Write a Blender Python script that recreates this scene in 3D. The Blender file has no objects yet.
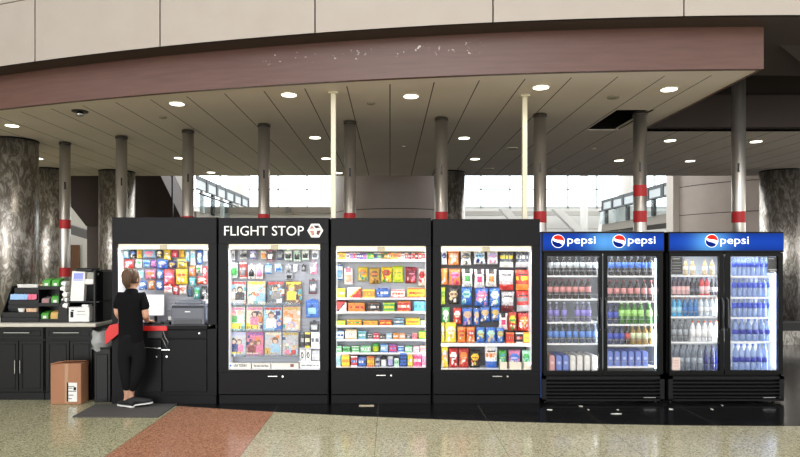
import bpy, bmesh, math, random
from mathutils import Vector, Matrix, Euler
random.seed(7)
S = bpy.context.scene
COL = S.collection
F, CX, CY, EYE = 600.0, 390.0, 260.0, 1.64
ZC = 3.59            # ceiling height
KD = 6.85            # plane of the kiosk fronts
PI = math.pi

def W(px, py, d):
    return Vector(((px - CX) * d / F, d, EYE + (CY - py) * d / F))
def XX(px, d): return (px - CX) * d / F
def ZZ(py, d): return EYE + (CY - py) * d / F
def arc(x, off=0.0): return 6.08 + off + (x - 4.0) ** 2 / 50.0
def lin(c):
    c = c / 255.0
    return c / 12.92 if c <= 0.04045 else ((c + 0.055) / 1.055) ** 2.4
def L3(c): return (lin(c[0]), lin(c[1]), lin(c[2]))

# ------------------------------------------------------------ materials
MC = {}
def mat(name, rgb=(128, 128, 128), rough=0.5, metal=0.0, emit=None, est=1.0, alpha=None, spec=None, coat=None):
    if name in MC: return MC[name]
    m = bpy.data.materials.new(name); m.use_nodes = True
    b = m.node_tree.nodes['Principled BSDF']
    b.inputs['Base Color'].default_value = (*L3(rgb), 1)
    b.inputs['Roughness'].default_value = rough
    b.inputs['Metallic'].default_value = metal
    if spec is not None: b.inputs['Specular IOR Level'].default_value = spec
    if coat is not None:
        b.inputs['Coat Weight'].default_value = coat; b.inputs['Coat Roughness'].default_value = 0.1
    if emit:
        b.inputs['Emission Color'].default_value = (*L3(emit), 1)
        b.inputs['Emission Strength'].default_value = est
    if alpha is not None: b.inputs['Alpha'].default_value = alpha
    MC[name] = m
    return m
class NT:
    def __init__(s, m): s.t = m.node_tree; s.b = s.t.nodes.get('Principled BSDF')
    def n(s, kind, **kw):
        x = s.t.nodes.new(kind)
        for k, v in kw.items():
            if k in x.inputs.keys(): x.inputs[k].default_value = v
            else: setattr(x, k, v)
        return x
    def l(s, a, b): s.t.links.new(a, b)
    def math(s, op, a, b=None, c=None):
        x = s.t.nodes.new('ShaderNodeMath'); x.operation = op
        for i, v in enumerate((a, b, c)):
            if v is None: continue
            if isinstance(v, (int, float)): x.inputs[i].default_value = v
            else: s.l(v, x.inputs[i])
        return x.outputs[0]
    def mix(s, f, a, b):
        x = s.t.nodes.new('ShaderNodeMix'); x.data_type = 'RGBA'
        for i, v in ((0, f), (6, a), (7, b)):
            if isinstance(v, tuple): x.inputs[i].default_value = (*L3(v), 1)
            elif isinstance(v, (int, float)): x.inputs[i].default_value = v
            else: s.l(v, x.inputs[i])
        return x.outputs[2]
    def pos(s):
        g = s.n('ShaderNodeNewGeometry'); sp = s.n('ShaderNodeSeparateXYZ'); s.l(g.outputs['Position'], sp.inputs[0])
        return g.outputs['Position'], sp.outputs
    def noise(s, vec, scale, detail=3.0, rough=0.5):
        x = s.n('ShaderNodeTexNoise'); x.inputs['Scale'].default_value = scale
        x.inputs['Detail'].default_value = detail; x.inputs['Roughness'].default_value = rough
        if vec is not None: s.l(vec, x.inputs['Vector'])
        return x.outputs[0]
    def ramp(s, f, stops):
        r = s.n('ShaderNodeValToRGB'); e = r.color_ramp.elements
        while len(e) < len(stops): e.new(0.5)
        for i, (p, c) in enumerate(stops):
            e[i].position = p; e[i].color = (*L3(c), 1)
        s.l(f, r.inputs[0]); return r.outputs[0]

BLACK = mat('black laminate', (17, 17, 20), 0.5, spec=.18)
BLACK2 = mat('black painted wood', (14, 14, 15), 0.4, spec=.22)
PLASTIC = mat('black plastic', (14, 14, 16), 0.4, spec=.3)
FRIDGE = mat('cooler black steel', (10, 10, 12), 0.35, spec=.22)
WHITE = mat('white plastic', (235, 235, 232), 0.4)
SHELF = mat('white shelf enamel', (240, 242, 245), 0.35)
CHROME = mat('brushed chrome', (200, 200, 198), 0.25, 1.0)
STEELG = mat('grey metal', (130, 130, 128), 0.4, 0.6)
REDTAPE = mat('red tape', (168, 36, 38), 0.5, spec=.3)
POLE = mat('cream painted steel', (226, 220, 196), 0.45)
DARKHOLE = mat('dark void', (8, 8, 8), 0.9)

def pack_mat():
    m = mat('printed packaging', rough=0.38); t = NT(m)
    a = t.n('ShaderNodeAttribute'); a.attribute_name = 'Col'; t.l(a.outputs['Color'], t.b.inputs['Base Color']); return m
PACK = pack_mat()
def sign_mat():
    m = bpy.data.materials.new('backlit sign print'); m.use_nodes = True; t = NT(m)
    a = t.n('ShaderNodeAttribute'); a.attribute_name = 'Col'
    t.b.inputs['Base Color'].default_value = (0.02, 0.02, 0.02, 1); t.b.inputs['Roughness'].default_value = 0.3
    t.l(a.outputs['Color'], t.b.inputs['Emission Color']); t.b.inputs['Emission Strength'].default_value = 1.0
    return m
SIGN = sign_mat()
def glass_mat(name, gl=0.06, tint=(255, 255, 255)):
    m = bpy.data.materials.new(name); m.use_nodes = True; t = NT(m); t.t.nodes.remove(t.b)
    tr = t.n('ShaderNodeBsdfTransparent'); tr.inputs[0].default_value = (*L3(tint), 1)
    g = t.n('ShaderNodeBsdfGlossy'); g.inputs['Roughness'].default_value = 0.02
    mx = t.n('ShaderNodeMixShader'); mx.inputs[0].default_value = gl
    t.l(tr.outputs[0], mx.inputs[1]); t.l(g.outputs[0], mx.inputs[2]); t.l(mx.outputs[0], t.t.nodes['Material Output'].inputs[0])
    return m
GLASS = glass_mat('clear door glass', 0.035)
WGLASS = glass_mat('window glass', 0.06, (246, 252, 255))
def water_mat(name, rgb, a):
    m = mat(name, rgb, 0.12, spec=0.6); t = NT(m); t.b.inputs['Alpha'].default_value = a; return m

def floor_mat():
    m = mat('terrazzo floor', rough=0.22); t = NT(m); P, (X, Y, Z) = t.pos()
    v = t.n('ShaderNodeTexVoronoi'); v.inputs['Scale'].default_value = 100; t.l(P, v.inputs['Vector'])
    sp = t.n('ShaderNodeSeparateColor'); t.l(v.outputs['Color'], sp.inputs[0])
    n = t.noise(P, 3.0); r = sp.outputs[0]
    green = t.ramp(r, [(0.0, (96, 95, 72)), (0.2, (140, 138, 106)), (0.62, (164, 160, 128)), (0.9, (186, 182, 152))])
    red = t.ramp(r, [(0.0, (114, 76, 58)), (0.2, (152, 106, 82)), (0.7, (172, 122, 95)), (0.95, (192, 146, 118))])
    beige = t.ramp(r, [(0.0, (110, 103, 82)), (0.2, (152, 146, 116)), (0.65, (176, 170, 140)), (0.9, (196, 190, 164))])
    blk = t.ramp(t.noise(P, 9.0), [(0.3, (12, 12, 13)), (0.8, (26, 26, 28))])
    m1 = t.math('GREATER_THAN', X, -2.38); m2 = t.math('GREATER_THAN', X, -1.25)
    c = t.mix(m2, t.mix(m1, green, red), beige)
    dx = t.math('SUBTRACT', X, 4.0); a = t.math('ADD', t.math('DIVIDE', t.math('MULTIPLY', dx, dx), 50.0), 5.93)
    isb = t.math('GREATER_THAN', Y, a)
    right = t.math('GREATER_THAN', X, -3.3)
    isb = t.math('MULTIPLY', isb, right)
    c = t.mix(isb, c, blk)
    fr = t.math('ABSOLUTE', t.math('SUBTRACT', t.math('FRACT', t.math('DIVIDE', t.math('ADD', X, 10.255), 1.125)), 0.5))
    seam = t.math('GREATER_THAN', fr, 0.4972)
    c = t.mix(t.math('MULTIPLY', seam, 0.7), c, (92, 88, 76))
    edge = t.math('LESS_THAN', t.math('ABSOLUTE', t.math('SUBTRACT', Y, a)), 0.006)
    c = t.mix(t.math('MULTIPLY', t.math('MULTIPLY', edge, right), 0.8), c, (70, 66, 56))
    t.l(c, t.b.inputs['Base Color'])
    rr = t.math('ADD', t.math('MULTIPLY', n, 0.1), 0.11); t.l(rr, t.b.inputs['Roughness'])
    t.b.inputs['Specular IOR Level'].default_value = 0.5
    return m
def ceil_mat():
    m = mat('painted ceiling planks', (176, 170, 150), 0.75); t = NT(m); P, (X, Y, Z) = t.pos()
    fr = t.math('ABSOLUTE', t.math('SUBTRACT', t.math('FRACT', t.math('DIVIDE', X, 0.485)), 0.5))
    s = t.math('GREATER_THAN', fr, 0.4865)
    dx = t.math('SUBTRACT', X, 4.0); a = t.math('ADD', t.math('DIVIDE', t.math('MULTIPLY', dx, dx), 50.0), 6.33)
    s = t.math('MULTIPLY', s, t.math('GREATER_THAN', Y, a))
    c = t.mix(s, t.ramp(t.noise(P, 1.2), [(0.3, (228, 216, 208)), (0.7, (234, 223, 215))]), (70, 62, 52))
    t.l(c, t.b.inputs['Base Color']); return m
def beam_mat():
    m = mat('maroon painted beam', (124, 92, 84), 0.4); t = NT(m); P, (X, Y, Z) = t.pos()
    n = t.noise(P, 16.0, 6, 0.75)
    mp = t.n('ShaderNodeMapping'); mp.inputs['Scale'].default_value = (1.2, 1.2, 14); t.l(P, mp.inputs[0])
    st = t.noise(mp.outputs[0], 2.0, 4)
    base = t.ramp(st, [(0.3, (88, 59, 51)), (0.7, (98, 68, 59))])
    # chipped spots in a band below the top edge
    band = t.math('LESS_THAN', t.math('ABSOLUTE', t.math('SUBTRACT', Z, 3.86)), 0.06)
    near = t.math('LESS_THAN', t.math('ABSOLUTE', t.math('SUBTRACT', X, -0.3)), 1.3)
    chip = t.math('MULTIPLY', t.math('MULTIPLY', band, near), t.math('GREATER_THAN', n, 0.635))
    t.l(t.mix(chip, base, (214, 206, 196)), t.b.inputs['Base Color']); return m
def panel_mat(name, rgb, rgb2, rough=0.55):
    m = mat(name, rgb, rough); t = NT(m); P, _ = t.pos()
    t.l(t.ramp(t.noise(P, 2.5), [(0.3, rgb), (0.75, rgb2)]), t.b.inputs['Base Color']); return m
def marble_mat():
    m = mat('swirled galvanised metal', rough=0.35, metal=0.85); t = NT(m); P, _ = t.pos()
    mp = t.n('ShaderNodeMapping'); mp.inputs['Scale'].default_value = (1, 1, 0.4); t.l(P, mp.inputs[0])
    a = t.n('ShaderNodeTexNoise'); a.inputs['Scale'].default_value = 10; a.inputs['Detail'].default_value = 6
    a.inputs['Roughness'].default_value = 0.7; a.inputs['Distortion'].default_value = 1.6; t.l(mp.outputs[0], a.inputs['Vector'])
    t.l(t.ramp(a.outputs[0], [(0.3, (112, 106, 99)), (0.48, (140, 134, 126)), (0.6, (204, 200, 194)), (0.72, (132, 127, 120))]), t.b.inputs['Base Color'])
    t.l(t.math('ADD', t.math('MULTIPLY', a.outputs[0], 0.3), 0.22), t.b.inputs['Roughness'])
    return m
def steel_mat():
    m = mat('brushed steel tube', (196, 191, 184), 0.34, 0.88); return m; t = NT(m); P, _ = t.pos()
    mp = t.n('ShaderNodeMapping'); mp.inputs['Scale'].default_value = (60, 60, 2); t.l(P, mp.inputs[0])
    n = t.noise(mp.outputs[0], 1.0)
    t.l(t.math('ADD', t.math('MULTIPLY', n, 0.16), 0.2), t.b.inputs['Roughness'])
    t.l(t.ramp(t.noise(P, 3.0), [(0.2, (184, 180, 173)), (0.8, (194, 190, 184))]), t.b.inputs['Base Color']); return m
FLOORM, CEILM, BEAMM, MARBLE, STEEL = floor_mat(), ceil_mat(), beam_mat(), marble_mat(), steel_mat()
PANELM = panel_mat('cream wall panel', (166, 156, 147), (171, 162, 153))
BEIGEW = panel_mat('beige curved wall panel', (176, 163, 153), (184, 171, 161), 0.5)
GREYW = panel_mat('grey curved wall panel', (140, 128, 120), (146, 134, 126), 0.5)
BROWNW = panel_mat('dark brown soffit paint', (58, 44, 38), (62, 48, 42), 0.7)
WHITEW = mat('white atrium paint', (232, 232, 228), 0.7)
CARDB = panel_mat('brown cardboard', (160, 112, 82), (170, 122, 92), 0.8)

# ------------------------------------------------------------ mesh helpers
def obj(name, bm, m, parent=None, smooth=False, loc=None):
    me = bpy.data.meshes.new(name); bm.normal_update(); bm.to_mesh(me); bm.free()
    for x in (m if isinstance(m, (list, tuple)) else [m]): me.materials.append(x)
    if smooth:
        for p in me.polygons: p.use_smooth = True
    return link(name, me, parent, loc)
def link(name, me, parent=None, loc=None):
    o = bpy.data.objects.new(name, me); COL.objects.link(o)
    if parent is not None: o.parent = parent
    if loc is not None: o.location = loc
    return o
def thing(name, label, cat, loc=(0, 0, 0), group=None):
    o = bpy.data.objects.new(name, None); o.empty_display_size = 0.1; COL.objects.link(o); o.location = loc
    return tag(o, label, cat, group)
def tag(o, label, cat, group=None, kind=None):
    o['label'] = label; o['category'] = cat
    if group: o['group'] = group
    if kind: o['kind'] = kind
    return o
def struct(name, bm, m, smooth=False, label=None):
    o = obj(name, bm, m, smooth=smooth); o['kind'] = 'structure'
    if label: o['label'] = label
    return o
def box(bm, a, b, bev=0.0, mi=0):
    a, b = Vector(a), Vector(b)
    lo = Vector((min(a.x, b.x), min(a.y, b.y), min(a.z, b.z))); hi = Vector((max(a.x, b.x), max(a.y, b.y), max(a.z, b.z)))
    vs = [bm.verts.new((x, y, z)) for x in (lo.x, hi.x) for y in (lo.y, hi.y) for z in (lo.z, hi.z)]
    fs = [bm.faces.new([vs[i] for i in q]) for q in ((0, 1, 3, 2), (4, 6, 7, 5), (0, 4, 5, 1), (2, 3, 7, 6), (0, 2, 6, 4), (1, 5, 7, 3))]
    for f in fs: f.material_index = mi
    if bev:
        es = list({e for f in fs for e in f.edges})
        r = bmesh.ops.bevel(bm, geom=es, offset=bev, segments=1, affect='EDGES', profile=0.5)
        for f in r['faces']: f.material_index = mi
    return bm
def nb(): return bmesh.new()
def bx(a, b, bev=0.0): return box(nb(), a, b, bev)
def lathe(bm, prof, seg=16, c=(0, 0, 0), axis='Z', mi=0):
    rings = []
    for r, z in prof:
        ring = []
        for i in range(seg):
            t = 2 * PI * i / seg; p = (r * math.cos(t), r * math.sin(t), z)
            if axis == 'Y': p = (p[0], p[2], p[1])
            if axis == 'X': p = (p[2], p[0], p[1])
            ring.append(bm.verts.new(Vector(p) + Vector(c)))
        rings.append(ring)
    for a, b in zip(rings, rings[1:]):
        for i in range(seg):
            f = bm.faces.new((a[i], a[(i + 1) % seg], b[(i + 1) % seg], b[i])); f.material_index = mi
    for ring, rv in ((rings[0], True), (rings[-1], False)):
        f = bm.faces.new(list(reversed(ring)) if rv else ring); f.material_index = mi
    return bm
def tube(bm, pts, r, seg=8, mi=0):
    pts = [Vector(p) for p in pts]; rings = []
    for i, p in enumerate(pts):
        d = (pts[min(i + 1, len(pts) - 1)] - pts[max(i - 1, 0)]).normalized()
        up = Vector((0, 0, 1)) if abs(d.z) < 0.9 else Vector((1, 0, 0))
        u = d.cross(up).normalized(); v = d.cross(u).normalized()
        rings.append([bm.verts.new(p + r * (math.cos(2 * PI * k / seg) * u + math.sin(2 * PI * k / seg) * v)) for k in range(seg)])
    for a, b in zip(rings, rings[1:]):
        for i in range(seg): bm.faces.new((a[i], a[(i + 1) % seg], b[(i + 1) % seg], b[i])).material_index = mi
    bm.faces.new(rings[0]); bm.faces.new(list(reversed(rings[-1]))); return bm
def prism(bm, pts, off, mi=0):
    a = [bm.verts.new(p) for p in pts]; b = [bm.verts.new(Vector(p) + Vector(off)) for p in pts]; n = len(a)
    fs = [bm.faces.new(a), bm.faces.new(list(reversed(b)))] + [bm.faces.new((a[i], b[i], b[(i + 1) % n], a[(i + 1) % n])) for i in range(n)]
    for f in fs: f.material_index = mi
    bmesh.ops.recalc_face_normals(bm, faces=fs); return bm
def sheet(bm, rows):           # rows of points -> quads
    vs = [[bm.verts.new(p) for p in r] for r in rows]
    for a, b in zip(vs, vs[1:]):
        for i in range(len(a) - 1): bm.faces.new((a[i], a[i + 1], b[i + 1], b[i]))
    return bm
def text(name, body, w, h, m, parent, loc, ext=0.002, bold=0.0, sh=None):
    """raised lettering facing -Y, its lower left corner at loc, fitted to w by h"""
    cu = bpy.data.curves.new('t', 'FONT'); cu.body = body; cu.extrude = 0.0; cu.offset = bold; cu.resolution_u = 3
    if sh: cu.shear = sh
    t = bpy.data.objects.new('t', cu); COL.objects.link(t); dg = bpy.context.evaluated_depsgraph_get(); dg.update()
    me = bpy.data.meshes.new_from_object(t.evaluated_get(dg)); bpy.data.objects.remove(t)
    xs = [v.co.x for v in me.vertices]; ys = [v.co.y for v in me.vertices]
    x0, x1, y0, y1 = min(xs), max(xs), min(ys), max(ys)
    for v in me.vertices: v.co = Vector(((v.co.x - x0) / (x1 - x0) * w, -ext, (v.co.y - y0) / (y1 - y0) * h))
    bm = nb(); bm.from_mesh(me)
    bmesh.ops.recalc_face_normals(bm, faces=bm.faces[:])
    ex = bmesh.ops.extrude_face_region(bm, geom=bm.faces[:])
    for v in [g for g in ex['geom'] if isinstance(g, bmesh.types.BMVert)]: v.co.y += ext * 0.95
    bmesh.ops.recalc_face_normals(bm, faces=bm.faces[:])
    o = obj(name, bm, m, parent); o.location = loc; return o

# ------------------------------------------------------------ camera, world, exposure
cam = bpy.data.cameras.new('camera'); co = bpy.data.objects.new('camera', cam); COL.objects.link(co)
co.location = (0, 0, EYE); co.rotation_euler = (PI / 2, 0, 0)
cam.sensor_width = 36; cam.lens = F / 800 * 36; cam.shift_x = (400 - CX) / 800; cam.shift_y = (CY - 228.5) / 800
cam.clip_end = 200; S.camera = co
S.view_settings.view_transform = 'Standard'; S.view_settings.look = 'None'; S.view_settings.gamma = 1.0
S.view_settings.use_curve_mapping = False; S.view_settings.exposure = 0.0
wd = bpy.data.worlds.new('overcast sky with added glow'); S.world = wd; wd.use_nodes = True
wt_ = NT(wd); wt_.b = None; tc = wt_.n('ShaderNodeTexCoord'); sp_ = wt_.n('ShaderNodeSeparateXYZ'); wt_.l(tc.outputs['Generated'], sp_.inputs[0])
rp = wt_.n('ShaderNodeValToRGB'); rp.color_ramp.elements[0].position = 0.35; rp.color_ramp.elements[0].color = (1.44, 1.42, 1.39, 1); rp.color_ramp.elements[1].position = 0.75; rp.color_ramp.elements[1].color = (4.2, 4.2, 4.15, 1)  # sky strengthened on the atrium side to brighten it
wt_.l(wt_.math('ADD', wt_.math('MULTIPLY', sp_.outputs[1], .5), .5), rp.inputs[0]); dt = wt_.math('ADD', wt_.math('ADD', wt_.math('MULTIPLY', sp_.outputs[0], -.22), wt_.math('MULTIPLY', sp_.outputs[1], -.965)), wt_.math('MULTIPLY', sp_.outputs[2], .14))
mk = wt_.n('ShaderNodeMapRange'); mk.inputs['From Min'].default_value = .955; mk.inputs['From Max'].default_value = .985; mk.inputs['To Max'].default_value = 7.0; wt_.l(dt, mk.inputs['Value'])  # added bright patch behind the camera, puts highlights on the steel columns
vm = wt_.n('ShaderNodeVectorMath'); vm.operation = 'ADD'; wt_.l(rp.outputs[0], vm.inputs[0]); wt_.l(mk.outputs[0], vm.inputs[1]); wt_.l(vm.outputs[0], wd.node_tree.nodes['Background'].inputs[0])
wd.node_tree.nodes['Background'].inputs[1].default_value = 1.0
S.cycles.max_bounces = 7; S.cycles.transparent_max_bounces = 12; S.cycles.caustics_reflective = False; S.cycles.caustics_refractive = False
S.cycles.sample_clamp_indirect = 6

def area(name, loc, size, power, rot, parent=None, col=(1, 1, 1)):
    l = bpy.data.lights.new(name, 'AREA'); l.shape = 'RECTANGLE'; l.size, l.size_y = size; l.energy = power; l.color = col
    o = bpy.data.objects.new(name, l); COL.objects.link(o); o.location = loc; o.rotation_euler = rot
    if parent is not None: o.parent = parent
    return o

# ------------------------------------------------------------ the setting
bm = bx((-14, -9, -0.1), (18, 33, 0)); struct('floor', bm, FLOORM)
# ceiling: arc front edge, one missing panel, a corner cut out on the right
xs = sorted(set([-14 + 0.5 * i for i in range(36)] + [2.95, 3.44, 3.776]))
xs = [x for x in xs if x <= 3.776]
bm = nb()
def ceil_piece(x0, x1, ya0, ya1, y2, T=0.012):
    prism(bm, [(x0, ya0, ZC), (x1, ya1, ZC), (x1, y2, ZC), (x0, y2, ZC)], (0, 0, T))
for x0, x1 in zip(xs, xs[1:]):
    if 2.94 < x0 and x1 < 3.45:
        ceil_piece(x0, x1, arc(x0, .02), arc(x1, .02), 7.8); ceil_piece(x0, x1, 9.0, 9.0, 13.9)
    else: ceil_piece(x0, x1, arc(x0, .02), arc(x1, .02), 13.9)
ceil_piece(3.776, 18, 9.0, 9.0, 13.9)
struct('ceiling', bm, [CEILM])
bm = bx((2.7, 7.6, ZC + .38), (3.7, 9.2, ZC + .4)); box(bm, (2.7, 7.6, ZC + .012), (2.72, 9.2, ZC + .4)); box(bm, (3.68, 7.6, ZC + .012), (3.7, 9.2, ZC + .4))
box(bm, (2.7, 7.6, ZC + .05), (3.7, 7.62, ZC + .4)); box(bm, (2.7, 9.18, ZC + .05), (3.7, 9.2, ZC + .4)); struct('ceiling_plenum', bm, DARKHOLE)
o = obj('ceiling_grid_rail', bx((3.385, 7.8, ZC + .01), (3.41, 9.0, ZC + .03)), POLE); o['kind'] = 'structure'
# brown beam following the arc
bm = nb(); N = 60; top = ZC + .415
fr = [(-14 + (3.776 + 14) * i / N) for i in range(N + 1)]
sheet(bm, [[(x, arc(x), z) for x in fr] for z in (ZC - .012, ZC + .02, ZC + .2, top)])
sheet(bm, [[(x, arc(x) + .06, ZC - .012) for x in fr], [(x, arc(x), ZC - .012) for x in fr]])
prism(bm, [(3.776, arc(3.776), ZC - .012), (3.776, arc(3.776), top), (3.776, 9.0, top), (3.776, 9.0, ZC - .012)], (.012, 0, 0))
struct('trim_1', bm, BEAMM, label='curved maroon beam along the ceiling edge')
# cream fascia above, its dark underside
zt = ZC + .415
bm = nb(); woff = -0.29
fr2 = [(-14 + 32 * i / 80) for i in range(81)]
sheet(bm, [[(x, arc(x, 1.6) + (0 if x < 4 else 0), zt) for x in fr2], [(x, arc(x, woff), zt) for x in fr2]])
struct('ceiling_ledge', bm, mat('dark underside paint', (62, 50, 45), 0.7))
def solve(px):
    x = 0.0
    for _ in range(40):
        x = XX(px, arc(x, woff))
    return x
seams = [-13.9] + [-8.8, -6.9] + [solve(p) for p in (35, 160, 315, 493, 684)] + [4.72, 6.5, 8.3, 12]
bm = nb(); g = .008
for z0, z1 in ((zt, zt + .75), (zt + .762, zt + 1.9), (zt + 1.912, zt + 3)):
    for a, b in zip(seams, seams[1:]):
        n = 8; q = [a + g + (b - a - 2 * g) * i / n for i in range(n + 1)]
        for u, v in zip(q, q[1:]):
            prism(bm, [(u, arc(u, woff), z0), (v, arc(v, woff), z0), (v, arc(v, woff), z1), (u, arc(u, woff), z1)], (0, .03, 0))
struct('wall_upper', bm, PANELM)
bm = nb(); sheet(bm, [[(x, arc(x, woff) + .035, zt) for x in fr2], [(x, arc(x, woff) + .035, zt + 3) for x in fr2]])
struct('wall_upper_backing', bm, mat('seam shadow gap', (96, 84, 72), .8))
# unseen slab added behind the fascia to stop sky light leaking in
struct('roof_light_block', bx((-14, 5.9, zt + 3), (18, 14.2, zt + 3.2)), BROWNW)
# dark void to the right of the ceiling
bm = bx((3.85, 9.0, ZC), (18, 9.1, 8)); struct('wall_void', bm, mat('very dark brown paint', (30, 22, 20), .8))
struct('wall_void_ceiling', bx((3.85, 7.7, zt + .7), (18, 9.0, zt + .8)), mat('very dark brown paint'))
bm = prism(nb(), [(4.05, 6.45, zt + .06), (5.6, 6.5, zt + .05), (5.6, 7.5, zt - .2), (4.75, 6.9, zt - .12)], (0, 0, .25))
struct('trim_2', bm, mat('dark grey sloped panel', (60, 54, 50), .7))
struct('trim_3', bx((3.86, 8.9, ZC + .02), (14, 8.98, ZC + .5)), mat('brown bulkhead', (50, 38, 34), .7))

# background: brown stair mass at the left, white walls and glazing beyond
def poly(name, pts, d, t, m, kind='structure', label=None):
    bm = prism(nb(), [W(x, y, d) for x, y in pts], (0, t, 0)); o = obj(name, bm, m); o['kind'] = kind
    if label: o['label'] = label
    return o
poly('wall_stair', [(30, 150), (147, 150), (161, 176.5), (196, 248), (196, 300), (120, 300), (120, 226), (86, 226), (72, 208), (40, 170)], 14.6, 1.2, BROWNW)
poly('wall_stair_base', [(87, 226), (122, 226), (122, 372), (87, 372)], 14.7, 1.0, mat('grey brown wall', (92, 80, 74), .7))
struct('wall_left', bx((-14, 21, 0), (-7.05, 21.2, 6)), WHITEW)
struct('wall_left_side', bx((-14, 2, 0), (-13.9, 21, 7.5)), BEIGEW)
poly('trim_4', [(60, 222), (90, 231), (90, 240), (60, 231)], 19.5, .3, mat('grey stringer', (120, 120, 122), .6))
struct('door_1', bx(W(69, 245, 20.9), W(78.5, 309, 20.8)), mat('brown wooden door', (110, 76, 52), .5))
struct('trim_5', bx(W(171.4, 150, 14.4), W(173.6, 405, 14.45)), PLASTIC)
struct('wall_stair_side', bx((-7.05, 21, 0), (-7.0, 24, 3.0)), WHITEW)
# far glazed wall
bm = nb(); yg = 30.0
for i in range(-9, 14):
    x = XX(481, yg) + 1.45 * i
    box(bm, (x - .035, yg, 4.2), (x + .035, yg + .1, 9.0))
for z, h in ((4.2, .12), (5.15, .05), (6.6, .08), (8.95, .1)):
    box(bm, (-14, yg, z), (18, yg + .14, z + h))
struct('window_1', bm, mat('pale grey mullions', (196, 200, 198), .5))
o = obj('window_pane', bx((-14, yg + .06, 4.3), (18, yg + .075, 8.95)), WGLASS); o.parent = bpy.data.objects['window_1']; o['kind'] = 'structure'
struct('wall_back', bx((-14, yg - .1, 0), (18, yg + .2, 4.2)), WHITEW)
bm = bx((-14, 28.4, 3.75), (18, 28.6, 3.95)); box(bm, (-14, 28.5, 3.1), (18, 28.55, 3.16)); struct('trim_6', bm, mat('pale ledge', (198, 196, 190), .6))
# leaning white stair flanks
bm = nb()
for x0, x1 in ((500, 528), (553, 584)):
    prism(bm, [W(x0, 209, 27), W(x0 + 9, 209, 27), W(x1 + 10, 240, 27), W(x1, 240, 27)], (0, .4, 0))
prism(bm, [W(604, 207, 26), W(607, 207, 26), W(634, 229, 26), W(634, 240, 26), W(600, 240, 26)], (0, .4, 0))
struct('stair_flank', bm, mat('white stair flank', (246, 246, 242), .6))
# parapet seen over the left kiosks
bm = bx(W(201, 207.2, 22), W(342, 213.5, 22.3)); struct('wall_parapet', bm, mat('grey beige parapet', (150, 142, 130), .7))
struct('trim_7', bx(W(201, 213.6, 22.1), W(342, 219, 22.4)), mat('white band', (216, 212, 204), .6))
struct('trim_8', bx(W(220.5, 206.4, 21.8), W(226, 213.5, 22)), STEELG)
struct('trim_9', bx(W(286, 206.8, 21.8), W(290, 213.5, 22)), STEELG)
# white column and hanging things in the glazed hall
bm = lathe(nb(), [(.45, 0), (.45, 7)], 24, (XX(238, 26), 26, 0)); struct('column_white', bm, WHITEW, True)
bm = lathe(nb(), [(.35, 0), (.35, 7)], 24, (XX(627.5, 24.5), 24.5, 0)); struct('column_white', bm, WHITEW, True)
bm = lathe(nb(), [(.17, 0), (.17, 7)], 24, (XX(584, 28), 28, 0)); struct('column_white', bm, WHITEW, True)

def balcony(name, label, X, y0, y1, zt_, zb, side):
    t = thing(name, label, 'balcony', (X, (y0 + y1) / 2, 2.9), 'balconies around the bright hall')
    L = (y1 - y0) / 2
    bm = bx((0, -L, -.05), (side * 1.5, L, .25)); obj('slab', bm, mat('balcony slab', (150, 142, 132), .7), t)
    bm = nb(); n = 6
    for i in range(n):
        a = -L + 2 * L * i / n; b = -L + 2 * L * (i + 1) / n
        box(bm, (-.02, a, zt_ - 2.9 - .1), (.02, b, zt_ - 2.9 + .02)); box(bm, (-.02, a, zt_ - 2.9 - .42), (.02, b, zt_ - 2.9 - .38))
        box(bm, (-.03, b - .2, zt_ - 2.9 - .42), (.03, b, zt_ - 2.9))
    obj('top_frame', bm, mat('dark window frame', (30, 31, 34), .5), t)
    obj('top_pane', bx((-.005, -L, zt_ - 2.9 - .4), (.005, L, zt_ - 2.9 - .1)), mat('pale frosted panel', (196, 204, 208), .4), t)
    for i in range(n):
        y = -L + 2 * L * (i + .5) / n
        obj('post', bx((-.05, y - .1, .25), (.05, y + .1, zt_ - 2.9 - .42)), mat('dark window frame') if i % 2 else WHITE, t)
    bm = tube(nb(), [(-.1 * side, -L, .8), (-.1 * side, L, .8)], .03)
    obj('rail', bm, mat('dark window frame'), t)
    obj('glass_guard', bx((-.1 * side - .006, -L, .25), (-.1 * side + .006, L, .77)), glass_mat('guard glass', .06, (238, 244, 246)), t)
balcony('balcony', 'balcony with dark framed windows and rail above the far left kiosks', -6.0, 18.6, 25.5, 4.25, 3.3, -1)
balcony('balcony', 'balcony with dark frames and glass guard seen behind the double-banded column', 9.0, 18.8, 25.5, 4.15, 3.3, 1)
struct('wall_under_balcony', bx((9.3, 19.2, 0), (10.9, 19.4, 2.85)), mat('pale glazed wall', (206, 222, 224), .3))
struct('trim_10', bx((8.95, 18.9, 0), (9.2, 19.1, 2.85)), mat('grey post', (120, 112, 104), .5))
# curved beige wall at the right, grey drum in the middle
def curved(name, path, zs, m, seam_m, th=.25):
    P = [Vector((x, y, 0)) for x, y in path]; bm = nb()
    for z0, z1 in zip(zs, zs[1:]):
        sheet(bm, [[(p.x, p.y, z0 + .012) for p in P], [(p.x, p.y, z1 - .012) for p in P]])
    for z in zs[1:-1]:
        sheet(bm, [[(p.x, p.y + .02, z - .02) for p in P], [(p.x, p.y + .02, z + .02) for p in P]])
        for f in list(bm.faces)[-(len(P) - 1):]: f.material_index = 1
    sheet(bm, [[(p.x, p.y + th, zs[0]) for p in P], [(p.x, p.y + th, zs[-1]) for p in P]])
    for e in (P[0], P[-1]): sheet(bm, [[(e.x, e.y, zs[0]), (e.x, e.y + th, zs[0])], [(e.x, e.y, zs[-1]), (e.x, e.y + th, zs[-1])]])
    return struct(name, bm, [m, seam_m], True)
sm = mat('panel joint', (92, 84, 78), .8)
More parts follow.
